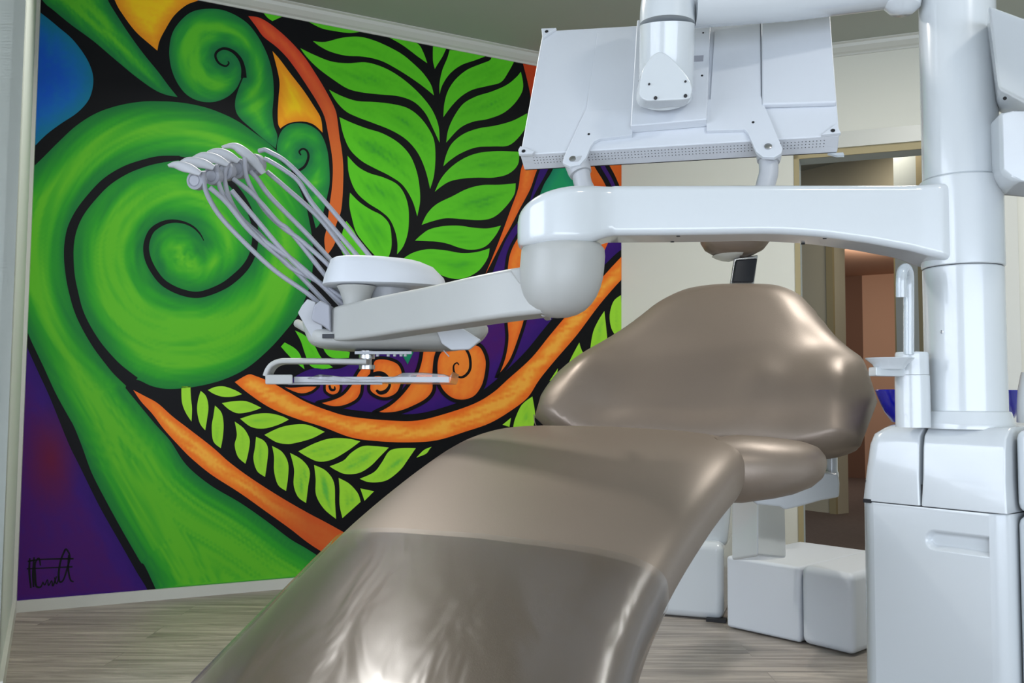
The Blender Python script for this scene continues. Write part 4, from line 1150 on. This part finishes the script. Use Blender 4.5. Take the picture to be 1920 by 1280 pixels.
# backrest
pb = at(1300, 800, 2.30); pt = at(1390, 540, 2.66); plf = at(1005, 760, 2.46)
bn = (pt - pb).cross(plf - pb).normalized(); bn = bn if bn.dot(CAM - pb) > 0 else -bn
ex = bn.orthogonal(); ex = (Vector((1, 0, 0)) - bn * bn.x).normalized(); ey = bn.cross(ex).normalized(); ey = ey if ey.z > 0 else -ey
def bk(px, py):
    P = hit(px, py, pb, bn) - pb; return Vector((P.dot(ex), P.dot(ey)))
BO = PX(1000,772,1003,752,1014,732,1040,702,1066,680,1092,662,1130,640,1165,618,1195,596,1222,575,1250,559,1282,546,1320,539,1360,536,1410,535.5,1450,537,1478,543,1502,554,1524,572,1548,603,1572,632,1600,656,1625,675,1640,695,1646,725,1645,760,1636,795,1615,825,1585,845,1550,850,1500,846,1400,836,1300,832,1150,826,1040,812,1008,798)
Bp = spl([tuple(bk(x, y)) for x, y in BO], 4, 80)
V, T = fill(Bp, .012)
dE = seg_dist(V, Bp)
lumps = [(1105, 715, .06, .022), (1560, 740, .06, .024), (1430, 735, .04, .010), (1380, 600, .14, .012), (1300, 660, .16, .010), (1220, 775, .10, -.014), (1330, 790, .08, -.020), (1480, 800, .05, -.012), (1540, 660, .05, -.012), (1120, 800, .06, -.02)]
lumps = [(bk(a, b), s, h) for a, b, s, h in lumps]
def backrest(front, Rr, zoff, name, mat, parent, lump=True):
    bm = new(); vf = []
    for i, p in enumerate(V):
        t = min(dE[i] / Rr, 1); h = front * math.sqrt(max(1 - (1 - t) ** 2.2, 0))
        if lump:
            for c, s, a in lumps:
                h += a * min(t * 1.5, 1) * math.exp(-((p[0] - c.x) ** 2 + (p[1] - c.y) ** 2) / (2 * s * s))
        vf.append(bm.verts.new(pb + ex * p[0] + ey * p[1] + bn * (h + zoff)))
    return bm, vf
bm, vf = backrest(.075, .13, -.02, '', None, None)
for t in T: bm.faces.new([vf[i] for i in t])
# back shell half
vb = []
for i, p in enumerate(V):
    t = min(dE[i] / .10, 1); h = -.055 * math.sqrt(max(1 - (1 - t) ** 2, 0))
    vb.append(bm.verts.new(pb + ex * p[0] + ey * p[1] + bn * (h - .02)))
for t in T: bm.faces.new([vb[i] for i in reversed(t)])
bmesh.ops.remove_doubles(bm, verts=bm.verts, dist=1e-5)
obj('backrest', bm, M['leather'], chair, 80)
# seam piping on the lower edges
bm = new()
pts = [pb + ex * p.x + ey * p.y - bn * .0195 for p in (bk(x, y) for x, y in ((999,768),(1001,784),(1010,797),(1030,806)))]
add_tube(bm, pts, .0012, 6); obj('seam', bm, M['leather'], chair)
# headrest
hr = thing('headrest', at(1378, 470, 2.80), 'small taupe headrest with a white rim and dark metal neck bracket behind the arm', 'headrest')
hr2 = hr
bpy.data.objects.remove(hr)
bm = new(); rings = []
for y, x0, x1, dd in ((352,1340,1420,.03),(358,1328,1430,.05),(375,1318,1440,.065),(410,1313,1444,.07),(440,1313,1443,.07),(455,1315,1440,.068),(468,1323,1430,.062),(477,1338,1414,.05),(483,1356,1398,.03)):
    a = at(x0, y, 2.78); b = at(x1, y, 2.78); rings.append(sring((a + b) / 2, (b - a) / 2, Vector((0, dd, 0)), .75, 36))
add_loft(bm, rings); hd_ = obj('headrest', bm, M['leather'], chair, 70)
bm = new(); rings = []
for y, x0, x1, dd in ((480,1334,1430,.062),(484,1342,1420,.058),(488,1354,1406,.046),(490,1366,1396,.03)):
    a = at(x0 + 2, y, 2.79); b = at(x1 - 2, y - 10, 2.79); rings.append(sring((a + b) / 2, (b - a) / 2, Vector((0, dd, 0)), .8, 36))
add_loft(bm, rings); obj('rim', bm, M['trim'], hd_, 60)
bm = new(); merge(bm, hexa([at(1366,545,2.74), at(1412,545,2.74), at(1412,545,2.80), at(1366,545,2.80), at(1376,484,2.76), at(1421,478,2.76), at(1421,478,2.82), at(1376,484,2.82)], .003)); nk = obj('neck_bracket', bm, M['steel'], hd_)
bm = new(); merge(bm, hexa([at(1373,529,2.735), at(1413,529,2.735), at(1413,529,2.76), at(1373,529,2.76), at(1380,487,2.748), at(1420,484,2.748), at(1420,484,2.77), at(1380,487,2.77)], .004)); obj('slot_insert', bm, M['black'], nk)
# underside structure
bm = new()
merge(bm, prism([at(x, y, 2.30) for x, y in ((1400,932),(1440,930),(1490,912),(1520,895),(1546,886),(1572,888),(1575,905),(1574,932),(1540,938),(1505,948),(1472,956),(1462,950),(1420,946))], Vector((.02, .12, 0)), .006))
obj('armrest_bracket', bm, M['white'], chair)
bm = new(); c = at(1559, 870, 2.38)
add_lathe(bm, [(rpx(13, 2.38), at(1559, 893, 2.38).z), (rpx(13, 2.38), at(1559, 886, 2.38).z), (rpx(11, 2.38), at(1559, 882, 2.38).z), (rpx(11, 2.38), at(1559, 820, 2.38).z)], (c.x, c.y, 0), n=28); obj('armrest_post', bm, M['white'], chair)
# lift column (two visible faces) and base
bm = new()
merge(bm, hexa([at(1372,1050,2.75), at(1421,1042,2.62), at(1474,1046,2.9), at(1430,1050,3.0), at(1372,920,2.75), at(1421,930,2.62), at(1472,945,2.9), at(1430,930,3.0)], .008)); obj('lift_column', bm, M['white'], chair)
zl = .25
def fp(px, py): return floorpt(px, py)
F0 = fp(1362, 1177); F1_ = fp(1501, 1208); F2 = fp(1602, 1233)
back = (F1_ - F0).normalized(); back = Vector((-back.y, back.x, 0)); back = back if back.y > 0 else -back
def linkbox(a, b, z, dpt, bev, up=.0, seg=4):
    b4 = [a, b, b + back * dpt, a + back * dpt]
    return hexa([p + Vector((0, 0, q)) for q in (.004, z) for p in b4], bev, seg)
obj('link_cover', linkbox(F0, F1_, zl, .50, .012), M['mwhite'], chair)
obj('link_cover', linkbox(F1_ + (F2 - F1_) * .012, F2, zl + .006, .52, .024, seg=6), M['mwhite'], chair)
G = fp(1357, 1166); ddx = (F0 - F1_).normalized()
ddl = (fp(1262, 1158) - G).normalized(); bk_ = Vector((-ddl.y, ddl.x, 0)); bk_ = bk_ if bk_.y > 0 else -bk_
b4 = [G + ddl * .75, G, G + bk_ * .55, G + ddl * .75 + bk_ * .55]
obj('base_cover', hexa([p + Vector((0, 0, q)) for q in (.003, zl + .03) for p in b4], .03, 4), M['white'], chair)
b4 = [G + ddl * .45 + bk_ * .05, G + ddl * -.005 + bk_ * .06, G + bk_ * .5, G + ddl * .45 + bk_ * .5]
obj('lift_housing', hexa([p + Vector((0, 0, zl)) for p in b4] + [p + Vector((0.02, -.06, .32)) + Vector((0, 0, zl)) for p in b4], .03, 4), M['white'], chair)

f_ = fp(1335, 1165); obj('levelling_foot', hexa([f_ + ddl * u + bk_ * v + Vector((0, 0, z)) for z in (0.001, .012) for u, v in ((.02, -.01), (-.05, -.01), (-.05, .03), (.02, .03))]), M['dark'], chair, 0)
# plastic cover over the leg rest
cov = pad([(( -.545, .44, .262), (-.09, .21, .262), .055)] + SL[1:4] + [((-.355, 1.40, .518), (.160, 1.18, .508), .10), ((-.312, 1.585, .570), (.228, 1.362, .558), .104)], off=.005)
bmesh.ops.delete(cov, geom=[f for f in cov.faces if len(f.verts) > 8], context='FACES_ONLY')
cv = obj('plastic_cover', cov, M['film'], None, 70)
tag(cv, 'clear glossy plastic foot cover wrapped over the leg rest of the dental chair', 'plastic cover')

# ================================================================== LIGHT
def area(name, loc, tgt, sx, sy, e, col):
    l = bpy.data.lights.new(name, 'AREA'); l.shape = 'RECTANGLE'; l.size = sx; l.size_y = sy; l.energy = e; l.color = col
    o = bpy.data.objects.new(name, l); COL.objects.link(o); o.location = loc
    o.rotation_euler = (Vector(tgt) - Vector(loc)).to_track_quat('-Z', 'Y').to_euler(); return o
area('ceiling_panel_light', (1.35, .35, ZT - .01), (1.2, .9, 0), .3, .3, 15, (1, .98, .95))
area('rear_fill_light', (1.55, 2.75, ZT - .01), (1.5, 2.7, 0), .4, .4, 17, (1, .98, .94))  # added fill, no known fixture; lifts the link covers and right floor
area('ceiling_spot_light', (-.75, 2.9, ZT - .01), (-.1, 2.0, 0), .16, .16, 24, (1, .97, .92))
area('hallway_light', (2.3, 5.4, ZT - .02), (2.3, 5.4, 0), .5, .5, 7, (1, .93, .82))
area('far_room_light', (3.1, 7.6, 2.0), (3.0, 8.6, .9), .6, .6, 14, (1, .86, .74))
w = bpy.data.worlds.new('world'); SC.world = w; w.use_nodes = True
w.node_tree.nodes['Background'].inputs['Color'].default_value = (.75, .85, 1, 1)
w.node_tree.nodes['Background'].inputs['Strength'].default_value = .25
SC.view_settings.view_transform = 'Standard'; SC.view_settings.look = 'None'
SC.view_settings.gamma = 1.0; SC.view_settings.use_curve_mapping = False
SC.view_settings.exposure = 0.4
